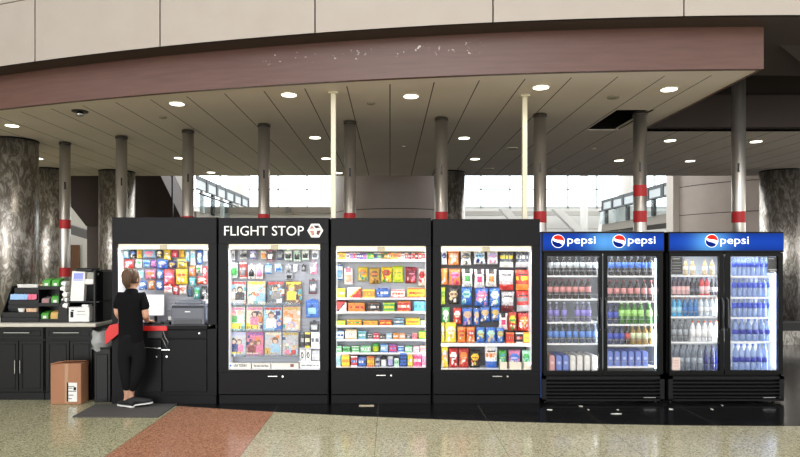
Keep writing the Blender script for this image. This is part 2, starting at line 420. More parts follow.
path = [(7.95, 17.9)] + [(8.1 + (15 - 8.1) * (1 - math.cos(t)), 17.9 - 2.3 * math.sin(t)) for t in [PI / 2 * i / 14 for i in range(1, 15)]]
path = [(8.56, 17.75), (8.7, 17.3), (8.85, 17.0), (9.0, 16.75), (9.18, 16.5), (9.4, 16.25), (9.65, 16.05), (9.95, 15.88), (10.25, 15.76), (10.55, 15.7)]
curved('wall_right', path, [0, 1.3, 2.95, 3.78, 4.8], BEIGEW, sm)
struct('wall_right_recess', bx((10.5, 15.9, 0), (18, 16.1, 2.85)), mat('dark recess', (60, 54, 50), .7))
struct('wall_right_recess_top', bx((10.5, 15.8, 2.85), (18, 16.1, 4.8)), mat('brown recess wall', (104, 80, 66), .7))
path = [(.16 - 1.75 * math.cos(PI * i / 24), 17.6 - 1.75 * math.sin(PI * i / 24)) for i in range(25)]
curved('wall_drum', path, [0, 1.4, 3.0, 4.8], GREYW, mat('grey panel joint', (70, 62, 58), .8))
struct('trim_12', bx((8.38, 17.76, 0), (8.9, 18.2, 4.8)), mat('pale end pier', (206, 198, 188), .6))
# low dark block by the right column
struct('wall_low_right', bx((7.6, 11.62, 0), (14, 12.0, .27)), MARBLE); struct('trim_11', bx((7.55, 11.6, .27), (14, 12.02, .42)), mat('dark slab', (26, 25, 24), .4))

# ------------------------------------------------------------ columns
def big_column(px, d, r, label):
    t = thing('round_column', label, 'column', (XX(px, d), d, 0), 'large swirled metal columns')
    bm = lathe(nb(), [(r, 0), (r, ZC - .002)], 40); obj('shaft', bm, MARBLE, t, True)
    bm = lathe(nb(), [(r + .012, 0), (r + .012, .1)], 40); obj('base_ring', bm, STEELG, t, True)
    bm = lathe(nb(), [(r + .006, ZC - .03), (r + .006, ZC - .003)], 40); obj('top_ring', bm, PLASTIC, t, True)
    for o in t.children:
        for p in o.data.polygons:
            if len(p.vertices) > 8: p.use_smooth = False
big_column(15, 9.75, .34, 'widest swirled metal column, at the wall end of the black cabinets')
big_column(52.5, 12.9, .34, 'swirled metal column behind the green tea boxes on the counter')
big_column(117, 13.2, .37, 'swirled metal column directly behind the serving woman and her kiosk')
big_column(449.5, 13.3, .34, 'swirled metal column behind the chip bag kiosk')
big_column(780, 13.1, .39, 'swirled metal column standing right of the rightmost drinks cooler')
ORD = ['leftmost', 'second', 'third', 'fourth', 'fifth', 'sixth', 'seventh', 'eighth', 'ninth', 'tenth', 'eleventh', 'twelfth', 'thirteenth', 'fourteenth', 'fifteenth', 'sixteenth', 'seventeenth', 'eighteenth', 'nineteenth', 'twentieth', 'twenty-first', 'twenty-second', 'twenty-third', 'twenty-fourth', 'twenty-fifth', 'twenty-sixth', 'twenty-seventh', 'twenty-eighth']
cols = [(65, 9.92, 'with two red bands behind the countertop machine', (2.23, 1.44)), (121.5, 9.43, 'rising behind the woman in black', (1.9,)), (188, 9.0, 'behind the snack service kiosk, right of its middle', (2.22,)),
        (264, 8.6, 'behind the magazine kiosk', (2.22,)), (350, 8.42, 'beside the cream pole behind the candy kiosk', (2.22,)), (441.5, 8.2, 'behind the seam of candy and chip kiosks', (2.22,)),
        (540, 8.0, 'with red band left of the first drinks cooler sign', (2.21,)), (640, 7.92, 'with two red bands above the first cooler', (2.55, 2.21)), (738.5, 8.0, 'rising highest, above the brightest cooler door', (2.21,))]
for i, (px, d, desc, bands) in enumerate(cols):
    t = thing('steel_column', 'slim brushed steel column ' + desc, 'column', (XX(px, d), d, 0), 'slim steel columns behind the kiosks')
    H = ZC - .002 if i < 8 else zt + .65; r = .084
    bm = lathe(nb(), [(r, 0), (r, H)], 28); s = obj('shaft', bm, STEEL, t, True)
    for p in s.data.polygons:
        if len(p.vertices) > 8: p.use_smooth = False
    bm = lathe(nb(), [(r + .006, H - .05), (r + .006, H - .01)], 28); obj('collar', bm, mat('dark collar', (70, 64, 58), .5, .5), t, True)
    a = math.atan2(-d, -XX(px, d))
    bm = nb(); c = Vector((math.cos(a) * (r - .004), math.sin(a) * (r - .004), 2.86)); u = Vector((-math.sin(a), math.cos(a), 0)); nrm = Vector((math.cos(a), math.sin(a), 0))
    prism(bm, [c - u * .012 + Vector((0, 0, -.06)), c + u * .012 + Vector((0, 0, -.06)), c + u * .012 + Vector((0, 0, .06)), c - u * .012 + Vector((0, 0, .06))], nrm * .012)
    obj('slot', bm, PLASTIC, t)
    for z in bands:
        bm = lathe(nb(), [(r + .0015, z - .075), (r + .0015, z + .075)], 28); obj('red_band', bm, REDTAPE, t)
# tape wraps are round shells: keep flat caps flat
for px, d, desc in ((333.5, 6.97, 'standing on the seam of magazine and candy kiosks'), (524.5, 7.1, 'standing on the chip bag kiosk')):
    t = thing('power_pole', 'slim cream square power pole ' + desc, 'pole', (XX(px, d), d, 2.12), 'cream power poles')
    obj('shaft', bx((-.028, -.028, 0), (.028, .028, ZC - 2.124), .004), POLE, t)
    obj('ceiling_plate', bx((-.055, -.055, ZC - 2.144), (.055, .055, ZC - 2.122), .004), POLE, t)

# ------------------------------------------------------------ downlights
LAMP = mat('lit lamp lens', (255, 250, 235), .5, emit=(255, 246, 226), est=5.0)
LAMPOFF = mat('unlit lens', (150, 144, 128), .5)
RING = mat('lamp trim', (206, 200, 180), .5)
lights = [(12, 125, 1, 'over the far end of the black counter'), (38, 158, 1, 'small, above the swirled columns at the counter'), (177, 103, 1, 'above the service kiosk near the beam'),
          (289, 94, 1, 'in front row above the kiosk sign'), (411, 95.5, 1, 'in front row between the two cream poles'), (541, 86.5, 1, 'in front row above the first drinks cooler'), (669, 88.5, 1, 'in front row near the open ceiling panel'),
          (179, 157.5, 1, 'behind the third steel column'), (211, 172, 1, 'deepest, above the far balcony'), (315, 137, 1, 'in middle row left of the cream pole'), (326, 158, 1, 'in rear row touching the cream pole'),
          (338.5, 172.5, 1, 'in deepest row right of the cream pole'), (464, 137.5, 1, 'in middle row above the chip bag kiosk'), (475, 158.5, 1, 'in rear row above the chip bag kiosk'),
          (512, 148, 0, 'unlit, left of the pole on the chip bag kiosk'), (489, 168.5, 0, 'unlit, in the deepest row above the chip bag kiosk'), (670, 140, 1, 'just beyond the open ceiling panel'), (756, 141, 1, 'beside the tallest steel column'),
          (619, 160, 1, 'left of the double-banded column'), (690, 160.5, 1, 'right of the double-banded column')]
for px, py, on, desc in lights:
    d = 1170 / (260 - py); r = .09
    t = thing('downlight', 'round recessed ceiling light ' + desc, 'light', (XX(px, d), d, ZC - .012), 'recessed ceiling lights')
    bm = nb(); lathe(bm, [(r + .012, 0.0), (r + .012, .011)], 28)
    o = obj('trim_ring', bm, RING, t)
    bm = lathe(nb(), [(r - .004, -.004), (r - .004, .004)], 28); obj('lens', bm, LAMP if on else LAMPOFF, t)
    if on:
        l = bpy.data.lights.new('lamp', 'SPOT'); l.energy = 14; l.spot_size = 2.2; l.spot_blend = .6; l.shadow_soft_size = .08; l.color = (1, .94, .84)
        lo = bpy.data.objects.new('lamp', l); COL.objects.link(lo); lo.parent = t; lo.location = (0, 0, -.02)
d = 1170 / (260 - 111)
t = thing('ceiling_spotlight', 'adjustable ceiling spotlight with dark rim above the tall black counter rack', 'light', (XX(80, d), d, ZC - .012))
obj('rim', lathe(nb(), [(.1, 0), (.1, .011)], 28), PLASTIC, t); bm = lathe(nb(), [(.05, -.05), (.045, -.02), (.03, .0)], 20); obj('lamp_head', bm, CHROME, t, True)
for px, py, r, desc in ((163, 117, .05, 'above the service kiosk'), (371, 103, .05, 'right of the front pole'), (594, 148.5, .04, 'beyond the missing panel'), (554, 169, .04, 'right of the banded column over the coolers'), (613, 97, .07, 'in front of the missing ceiling panel'), (404, 146, .04, 'over the candy kiosk')):
    d = 1170 / (260 - py)
    tag(obj('smoke_detector', lathe(nb(), [(r * .7, -.02), (r, -.012), (r, -.001)], 24), RING if py > 140 else mat('beige disc', (150, 144, 126), .6), None, False, (XX(px, d), d, ZC)), 'small round ceiling disc ' + desc, 'ceiling sensor', 'ceiling discs')

# ------------------------------------------------------------ packaging
C = dict(white=(238, 238, 236), black=(26, 26, 28), grey=(130, 132, 136), silver=(186, 190, 196), slate=(74, 82, 94), red=(206, 44, 40), darkred=(150, 28, 44), maroon=(112, 34, 40), pink=(232, 120, 160), magenta=(226, 50, 110),
         orange=(238, 128, 44), amber=(206, 146, 50), yellow=(248, 214, 40), gold=(206, 168, 60), lime=(200, 220, 40), green=(60, 168, 70), darkgreen=(34, 92, 44), teal=(70, 160, 165), cyan=(90, 200, 225), lightblue=(140, 196, 232),
         blue=(44, 104, 206), navy=(26, 40, 110), purple=(140, 80, 180), lavender=(176, 170, 224), tan=(206, 176, 132), beige=(222, 208, 184), brown=(116, 76, 48), cream=(240, 230, 200), peach=(240, 180, 150), mint=(176, 224, 196), skin=(224, 178, 150))
C['light blue'] = C['lightblue']
WORD = dict(lightblue='light blue', darkred='dark red', darkgreen='dark green')
def shade(c, f): return tuple(max(0, min(255, v * f)) for v in c)
def paint(bm, fn):
    """fn(face) -> sRGB colour; written as a colour attribute"""
    lay = bm.loops.layers.float_color.new('Col')
    for f in bm.faces:
        c = fn(f); m_ = .3 * c[0] + .55 * c[1] + .15 * c[2]; c = L3([v * .86 + m_ * .1 + 8 for v in c])
        for l in f.loops: l[lay] = (*c, 1)
def pattern(style, cols_, rng, w, h):
    c0, c1, c2 = (C[x] for x in cols_)
    marks = [(rng.uniform(.15, .8), rng.uniform(.12, .45), rng.uniform(.06, .14), rng.choice((c1, c2, c2, (240, 238, 230)))) for _ in range(4)]
    lx = [rng.random() < .75 for _ in range(16)]
    lz = rng.uniform(.52, .64)
    G = [[rng.random() for _ in range(26)] for _ in range(26)]
    def p(u, v):
        c = p0(u, v); g = G[int(v * 25)][int(u * 25)]
        if style in ('plain',): return c
        if g > .9: return tuple(a * .55 + b * .45 for a, b in zip(c, c2))
        if g < .1: return tuple(a * .6 + b * .4 for a, b in zip(c, c1))
        return shade(c, .93 + .1 * g)
    def p0(u, v):
        if style == 'plain': return c0
        if style == 'window':                       # dark border with a light patch and a ring
            r = math.hypot(u - .5, (v - .5) * 1.1)
            return c1 if .13 < r < .26 else c0
        if style == 'badge':
            if abs(u - .5) < .27 and .3 < v < .62: return c2
            if v > .76 and abs(u - .5) < .26: return c1
            if .22 < v < .26 and abs(u - .5) < .2: return (90, 84, 80)
            return c0
        if style == 'band':
            if v < .3: return c1
            if .52 < v < .66: return c2 if lx[int(u * 15)] else c0
            if .72 < v < .84 and .2 < u < .8: return (40, 40, 44)
            return c0
        if style == 'box':
            if v < .12 or v > .9: return c1
            if .4 < v < .68 and .12 < u < .88: return c2 if lx[int(u * 15)] else c1
            return c0
        if style == 'tilt':
            return c1 if (v - .5) > (u - .5) * 1.2 + .05 else (c2 if (v - .5) > (u - .5) * 1.2 - .12 else c0)
        if style == 'stripes': return c0 if int(v * 8) % 2 else c1
        # 'bag': logo ellipse, lettering line, speckled picture below
        r = math.hypot((u - .5) / .4, (v - .62) / .2)
        if abs(v - lz) < .045 and .2 < u < .82 and lx[int(u * 15)]: return c2
        if r < 1: return c1
        for mu, mv, mr, mc in marks:
            if math.hypot(u - mu, v - mv) < mr: return mc
        if v > .93 or v < .06: return shade(c0, .8)
        return c0
    return p
def grid_front(bm, w, h, nx, nz, yf, tagf):
    """a front sheet facing -Y"""
    vs = [[bm.verts.new((-w / 2 + w * i / nx, yf(i / nx, j / nz), h * j / nz)) for i in range(nx + 1)] for j in range(nz + 1)]
    for j in range(nz):
        for i in range(nx):
            f = bm.faces.new((vs[j][i], vs[j][i + 1], vs[j + 1][i + 1], vs[j + 1][i])); tagf[f] = ((i + .5) / nx, (j + .5) / nz)
    return vs
def close_back(bm, A, Bk, tagf, uv=(.02, .5)):
    nz, nx = len(A) - 1, len(A[0]) - 1
    ring = lambda V: [V[0][i] for i in range(nx + 1)] + [V[j][nx] for j in range(1, nz + 1)] + [V[nz][i] for i in range(nx - 1, -1, -1)] + [V[j][0] for j in range(nz - 1, 0, -1)]
    a, b = ring(A), ring(Bk); n = len(a)
    for k in range(n): tagf[bm.faces.new((a[k], b[k], b[(k + 1) % n], a[(k + 1) % n]))] = uv
    for j in range(nz):
        for i in range(nx): tagf[bm.faces.new((Bk[j][i], Bk[j + 1][i], Bk[j + 1][i + 1], Bk[j][i + 1]))] = uv
def make_bag(w, h, t, cols_, style, seed):
    rng = random.Random(seed); bm = nb(); tf = {}; nx, nz = 12, 16
    cr = [rng.uniform(-.0016, .0016) for _ in range(nx + 1)]
    lump = rng.uniform(.35, .5)
    def prof(u, v):
        e = max(0, min(1, (min(v, 1 - v) - .05) / .2)); b = math.sin(PI * u) ** .6 * math.sin(PI * .5 * e) ** .8
        return t / 2 * b * (1 + .12 * math.sin(9 * u + seed) * math.sin(7 * v + seed * 2)) * (1.05 - .35 * abs(v - lump))
    def edge(v): return 1 - .07 * math.sin(PI * v) ** 2 + .02 * math.sin(5 * v + seed)
    def mk(s):
        vs = [[bm.verts.new(((-w / 2 + w * i / nx) * edge(j / nz), s * max(prof(i / nx, j / nz), .0006) + (cr[i] if j in (0, 1, nz - 1, nz) else 0), h * j / nz + (.003 * (i % 2) if j in (0, nz) else 0))) for i in range(nx + 1)] for j in range(nz + 1)]
        return vs
    A, Bk = mk(-1), mk(1)
    for j in range(nz):
        for i in range(nx): tf[bm.faces.new((A[j][i], A[j][i + 1], A[j + 1][i + 1], A[j + 1][i]))] = ((i + .5) / nx, (j + .5) / nz)
    close_back(bm, A, Bk, tf)
    p = pattern(style, cols_, rng, w, h); paint(bm, lambda f: p(*tf[f])); return bm
def make_box(w, h, t, cols_, style, seed, nx=12, nz=8):
    rng = random.Random(seed); bm = nb(); tf = {}
    A = grid_front(bm, w, h, nx, nz, lambda u, v: -t / 2, tf)
    Bk = [[bm.verts.new((v.co.x, t / 2, v.co.z)) for v in r] for r in A]
    close_back(bm, A, Bk, tf)
    p = pattern(style, cols_, rng, w, h); paint(bm, lambda f: p(*tf[f])); return bm
def make_card(w, h, t, cols_, style, seed):
    """carded pack: backing card with hanging tab and a blister in front"""
    rng = random.Random(seed); bm = nb(); p = pattern(style, cols_, rng, w, h); tf = {}
    A = grid_front(bm, w, h, 10, 12, lambda u, v: 0, tf); Bk = [[bm.verts.new((v.co.x, .003, v.co.z)) for v in r] for r in A]
    close_back(bm, A, Bk, tf)
    n0 = len(bm.faces); bw, bh = w * .32, h * .26
    box(bm, (-bw, -t, h * .3 - bh * .4), (bw, -.0005, h * .3 + bh), .002)
    box(bm, (-w * .14, 0, h - .001), (w * .14, .003, h + .014))
    bm.faces.ensure_lookup_table(); pic = C[cols_[1]]; dk = C[cols_[2]]
    fs = set(bm.faces[n0:])
    paint(bm, lambda f: (dk if f.calc_center_median().z > h * .36 else pic) if f in fs and f.calc_center_median().z < h else (C[cols_[0]] if f in fs else p(*tf[f]))); return bm
def make_mag(w, h, spec, seed):
    """magazine cover: masthead colour, ground colour, people blobs"""
    rng = random.Random(seed); bm = nb(); tf = {}; t = .007
    A = grid_front(bm, w, h, 20, 26, lambda u, v: -t / 2 - .006 * math.sin(PI * u) * (1 - v), tf)
    Bk = [[bm.verts.new((v.co.x, v.co.y + t, v.co.z)) for v in r] for r in A]; close_back(bm, A, Bk, tf, (-1, 0))
    head, ground, low, people = spec
    lx = [rng.random() < .7 for _ in range(20)]; lm = [rng.random() < .7 for _ in range(20)]
    G = [[(rng.random(), rng.random()) for _ in range(30)] for _ in range(30)]; extra = [C[k] for k in rng.sample(['pink', 'lightblue', 'cream', 'orange', 'teal', 'brown', 'navy', 'white', 'tan'], 4)]
    bl = [(rng.random(), rng.random() * .8, rng.uniform(.05, .14), rng.choice(extra)) for _ in range(9)]
    def p(u, v):
        c = p0(u, v)
        if u < 0: return c
        g, k = G[int(v * 29)][int(u * 29)]
        if g > .78: return tuple(a * .6 + b * .4 for a, b in zip(c, extra[int(k * 3.99)]))
        return shade(c, .88 + .15 * k)
    def p0(u, v):
        if u < 0: return (232, 230, 226)
        for (pu, pv, pr, hair, cloth) in people:
            du, dv = (u - pu), (v - pv) * h / w
            if math.hypot(du / .8, dv) < pr: return C['skin'] if dv < pr * .6 else C[hair]
            if math.hypot(du / .95, dv - pr * .25) < pr * 1.35: return C[hair]
            if abs(du) < pr * 1.9 and -pr * 4.5 < dv < -pr * .9 and abs(du) < (-dv) * 1.3: return C[cloth]
        if v > .84 and .06 < u < .94 and v < .97: return C[head] if lm[int(u * 20)] or v > .9 else C[ground]
        if low and v < .3 and v > .06 and u < .75: return C[low] if lx[int(u * 20)] or v > .2 else (50, 40, 40)
        if .4 < v < .44 and u > .6: return C[head]
        for bu, bv, br, bc in bl:
            if abs(u - bu) < br and abs(v - bv) < br * .7: return bc
        return C[ground]
    paint(bm, lambda f: p(*tf[f])); return bm

USED = {}
def place(bm, name, label, cat, group, x, y, z, rot=0.0, tilt=0.0, m=None):
    o = obj(name, bm, m or PACK, None, True, (x, y, z)); o.rotation_euler = (tilt, rot, 0); tag(o, label, cat, group); return o
NAMEK = {'b': ('snack_bag', 'snack bag', 'bag'), 'x': ('snack_box', 'snack box', 'box'), 'c': ('carded_pack', 'carded pack', 'pack'), 'r': ('candy_bar', 'candy bar', 'candy'), 'j': ('small_tub', 'small tub', 'tub'), 'g': ('accessory_box', 'boxed accessory', 'box'), 't': ('toiletry_pack', 'toiletry pack', 'toiletry'), 'p': ('plug', 'plug', 'plug')}
def row(data, d, where, group, thick, shelf=None, names=None, depth=.05, standoff=0.0):
    """data: 'kind x0 x1 y0 y1 c0 c1 c2 style' items separated by ';' - pixel extents measured at distance d"""
    its = [q.split() for q in data.strip().split(';') if q.strip()]
    base = []
    for q in its:
        k = NAMEK[q[0]]; c0, c1 = WORD.get(q[5], q[5]), WORD.get(q[6], q[6]); base.append(f'{c0} and {c1} {k[1]}')
    out = []
    for i, q in enumerate(its):
        k = NAMEK[q[0]]; lab = base[i]
        pos_ = 'first' if i == 0 else ('last' if i == len(its) - 1 else None)
        if base.count(lab) > 1:
            same = [j for j, bb in enumerate(base) if bb == lab]; lab = f'{ORD[same.index(i)] if same.index(i) else "leftmost"} {lab}'
        lab = f'{lab} {where}'
        x0, x1, y0, y1 = map(float, q[1:5]); zb = ZZ(y1, d) if shelf is None else shelf
        w = (x1 - x0) * d / F * .97; h = (y1 - y0) * d / F; style = q[8] if len(q) > 8 else {'b': 'bag', 'x': 'box', 'g': 'box', 'c': 'box', 'r': 'box', 't': 'box', 'j': 'box', 'p': 'plain'}[q[0]]
        seed = int(x0 * 13 + y0 * 7)
        t = min(thick, w * .8)
        if q[0] == 'b': bm = make_bag(w, h, t, q[5:8], style, seed)
        elif q[0] == 'c': bm = make_card(w, h, min(.03, t), q[5:8], style, seed)
        elif q[0] == 'j':
            bm = lathe(nb(), [(w * .42, 0), (w * .47, h * .12), (w * .47, h * .7), (w * .49, h * .72), (w * .49, h), (w * .3, h * 1.0)], 14); cc = q
            paint(bm, lambda f: C[cc[6]] if f.calc_center_median().z > h * .7 else (C[cc[7]] if abs(f.calc_center_median().z - h * .4) < h * .1 else C[cc[5]]))
        else: bm = make_box(w, h, t, q[5:8], style, seed)
        yy = d + (0 if q[0] in ('c',) else t / 2)
        rot = random.uniform(-.03, .03) if q[0] in 'bc' and shelf is None else 0
        o = place(bm, k[0], lab, k[2], group, XX((x0 + x1) / 2, d), yy, zb, rot); out.append((o, w, h, yy))
    return out

# ------------------------------------------------------------ kiosks
LIGHTBAR = mat('lit light bar cover', (236, 230, 208), .5, emit=(236, 228, 200), est=.55)
SLAT = mat('grey slat wall', (176, 180, 190), .45)
SLATD = mat('dark grey slat wall', (86, 86, 92), .45)
INNERW = mat('white inner lining', (232, 234, 238), .4)
def kiosk(px0, px1, ox0, ox1, oy0, oy1, top_y, label, slat, back=.24, inner=.26, slat_z=None, depth=.75, name='display_kiosk', lamp_w=7.0):
    d = KD; X0, X1 = XX(px0, d), XX(px1, d); A0, A1 = XX(ox0, d), XX(ox1, d); Z0, Z1 = ZZ(oy1, d), ZZ(oy0, d); T = ZZ(top_y, d)
    t = thing(name, label, 'kiosk', ((X0 + X1) / 2, d, 0), 'tall black retail kiosks'); ox = -(X0 + X1) / 2
    def P(x, y, z): return (x + ox, y, z)
    bm = nb()
    box(bm, P(X0, 0, Z1), P(X1, .03, T), .004); box(bm, P(X0, 0, Z0), P(A0, .03, Z1)); box(bm, P(A1, 0, Z0), P(X1, .03, Z1))
    box(bm, P(X0, .03, .0), P(X0 + .02, depth, T)); box(bm, P(X1 - .02, .03, .0), P(X1, depth, T)); box(bm, P(X0, .03, T - .02), P(X1, depth, T)); box(bm, P(X0, depth - .02, 0), P(X1, depth, T))
    obj('cabinet_shell', bm, BLACK, t)
    bm = nb(); box(bm, P(A0 - .012, .03, Z0 - .02), P(A0, back, Z1 + .02)); box(bm, P(A1, .03, Z0 - .02), P(A1 + .012, back, Z1 + .02)); box(bm, P(A0, .03, Z1), P(A1, back, Z1 + .015))
    box(bm, P(A0, .03, Z0 - .015), P(A1, back + .3, Z0))
    obj('inner_lining', bm, INNERW, t)
    # slat wall
    bm = bx(P(A0, back, Z0), P(A1, back + .01, Z1)); z = Z0 + .004
    while z < Z1 - .02:
        box(bm, P(A0, back - .012, z), P(A1, back, min(z + .036, Z1))); z += .044
    obj('slat_wall', bm, slat, t)
    hb = 5.2 * d / F
    bm = bx(P(A0 + .003, .034, Z1 - hb), P(A1 - .003, .07, Z1 - .002), .004); obj('light_bar', bm, LIGHTBAR, t)
    o = obj('bar_bracket', bx(P((A0 + A1) / 2 - .045, .026, Z1 - hb - .004), P((A0 + A1) / 2 + .045, .034, Z1 - .012), .003), mat('beige bracket', (196, 186, 160), .5), t)
    area('interior_lamp', P((A0 + A1) / 2, .055, Z1 - hb - .006), (A1 - A0 - .06, .03), lamp_w, (-.55, 0, 0), t, (.97, .98, 1))
    for sx in (A0 + .012, A1 - .012):
        area('side_lamp', P(sx, .03, (Z0 + Z1) / 2), (.02, Z1 - Z0 - .1), .7, (PI / 2, 0, -.5 if sx < (A0 + A1) / 2 else .5), t, (.97, .98, 1))
    return t, P, (X0, X1, A0, A1, Z0, Z1, T)
def kiosk_base(t, P, G, hx, hy, lock=True):
    X0, X1, A0, A1, Z0, Z1, T = G; zd = Z0 - .012
    obj('drawer_front', bx(P(X0 + .006, -.018, .11), P(X1 - .006, .0, zd - .012), .003), BLACK, t)
    obj('sill', bx(P(X0, -.004, zd - .012), P(X1, .03, Z0)), BLACK, t)
    obj('plinth', bx(P(X0 + .01, -.006, 0), P(X1 - .01, .03, .1), .002), BLACK, t)
    dr = [o for o in t.children if o.name.startswith('drawer_front')][0]
    x, z = XX(hx, KD), ZZ(hy, KD)
    bm = bx(P(x - .055, -.026, z - .006), P(x + .055, -.018, z + .006), .002); obj('handle', bm, CHROME, dr)
    if lock: bm = lathe(nb(), [(.011, 0), (.011, -.008)], 14, P(x + .115, -.018, z), 'Y'); obj('lock', bm, CHROME, dr)

def pegs(t, P, items, back):
    for o, w, h, yy in items:
        z = o.location.z + h - .012; x = o.location.x + math.sin(o.rotation_euler[1]) * h
        bm = tube(nb(), [P(x, yy - KD - .008, z + .006), P(x, yy - KD - .002, z), P(x, back - .01, z)], .0025, 6); obj('peg_hook', bm, CHROME, t)
# K2 magazines
t2, P2, G2 = kiosk(218.5, 328.5, 228, 320, 244, 370, 217.8, 'black kiosk with lettered sign holding magazines and travel accessories', SLAT, back=.26)
kiosk_base(t2, P2, G2, 273, 376)
zl = ZZ(237, KD)
def PP(px, py, dy=-.0): x = XX(px, KD); return P2(x, dy, ZZ(py, KD))
SIGNW = mat('white sign lettering', (240, 240, 238), .4, emit=(240, 240, 238), est=.15)
text('sign_lettering', 'FLIGHT STOP', 79.5 * KD / F, 9.6 * KD / F, SIGNW, t2, PP(224.3, 235.6), .006, .0)
# hexagon emblem with three-bladed plane mark
c = Vector(PP(315.3, 230.6)); R = 7.9 * KD / F
def hexpts(r): return [c + Vector((r * math.cos(PI / 3 * k), -.006, r * math.sin(PI / 3 * k))) for k in range(6)]
bm = nb(); o_, i_ = hexpts(R), hexpts(R * .84)
for k in range(6): prism(bm, [o_[k], o_[(k + 1) % 6], i_[(k + 1) % 6], i_[k]], (0, .006, 0))
em = obj('sign_emblem', bm, SIGNW, t2)
bm = nb(); i2 = hexpts(R * .74)
for tri, mi in (((1, 2), 0), ((3, 2), 1), ((4, 5), 2)): pass
q = lambda a, b, rr=.74: c + Vector((R * rr * a, -.006, R * rr * b))
prism(bm, [q(-.9, .3), q(-.55, .85), q(-.1, .35)], (0, .005, 0)); prism(bm, [q(-.95, .0), q(-.28, .0), q(-.1, -.75), q(-.5, -.86)], (0, .005, 0))
obj('emblem_tan_panel', bm, mat('emblem tan', (190, 140, 116), .5), em)
bm = nb(); prism(bm, [q(.28, .0), q(.98, .02), q(.55, -.78), q(.2, -.6)], (0, .005, 0)); obj('emblem_brown_panel', bm, mat('emblem maroon', (104, 56, 50), .5), em)
bm = nb(); prism(bm, [q(-.3, .85), q(.5, .85), q(.78, .5), q(.1, .35)], (0, .005, 0)); obj('emblem_dark_panel', bm, mat('emblem dark', (50, 40, 40), .5), em)
bm = prism(nb(), [p + Vector((0, .003, 0)) for p in hexpts(R * .8)], (0, .002, 0)); obj('emblem_white_ground', bm, SIGNW, em)

gk = 'travel accessories on pegs in the magazine kiosk'
r1 = row('''c 230 235 250 261 white lavender grey; c 239.5 247 251 258.5 grey white black; c 250 256 250 259 lavender navy white; c 261 266.5 250 260 beige grey orange; c 267 273.5 250.5 261 black pink white;
 c 277 283.5 250 259.5 slate navy grey; c 284.5 292 250.5 260.5 white mint black; c 293.5 300.5 250.5 261.5 mint white black; c 302 309 250 260 white mint black; c 312 318.5 250 259.5 white silver slate''', 7.02, 'in top row of magazine kiosk', gk, .03)
r2 = row('''c 230 238 263 278 mint white green; c 239.5 247 262.5 278.5 red white grey; c 248 255.3 265 279 white black black window; c 255.6 263 265 279 white pink pink window; c 265 272 264.5 274 lightblue blue white;
 c 275 282 264.5 272 lightblue white blue tilt; c 285.5 291 265 272 silver grey grey; p 293.5 297 264.5 272 white white grey; c 301.5 305.5 265 271.5 black silver grey window; c 309 317 262 274 pink grey white tilt''', 7.02, 'in second row of magazine kiosk', gk, .03)
r3 = row('''c 286 292.5 272.6 279.5 silver slate black; c 308.5 317 279.5 294 slate maroon silver; c 306 319 300 317.5 blue navy lightblue window; c 309.5 319 321.5 331.5 black slate silver''', 7.02, 'lower on the peg wall of magazine kiosk', gk, .03)
pegs(t2, P2, r1 + r2 + r3, .26)
# little ledge for boxes at the lower right, magazine racks
dm = 7.02
def ledge(t, P, x0, x1, y, d, m, h=.012, lip=0.0, name='ledge'):
    z = ZZ(y, d); bm = bx(P(XX(x0, d), d - KD - .035, z - .006), P(XX(x1, d), .25, z))
    if lip: box(bm, P(XX(x0, d), d - KD - .04, z - .006), P(XX(x1, d), d - KD - .035, z + lip))
    return obj(name, bm, m, t)
for y in (304.8, 331, 355.7): ledge(t2, P2, 228.6, 301 if y < 320 else (300.5 if y < 340 else 298.5), y, dm, glass_mat('clear acrylic', .04, (236, 240, 244)), lip=.03, name='magazine_rack')
for y, a, b in ((347.6, 299.5, 321.5), (361, 298.8, 321.5)): ledge(t2, P2, a, b, y, dm, SHELF, name='small_shelf')
row('''g 300.3 304.3 332 347.4 black slate silver; g 304.8 310 332 347.4 black yellow white; g 311 319.6 332 347.4 white white slate''', 7.0, 'on small upper shelf of magazine kiosk', 'boxed accessories', .04, ZZ(347.55, dm))
row('''g 299.5 305 349 361 white black black window; g 305.5 311 349 361 white black slate window; g 311.6 319.6 349.5 361 silver grey white''', 7.0, 'on small lower shelf of magazine kiosk', 'boxed accessories', .04, ZZ(360.95, dm))
def people(*a): return a
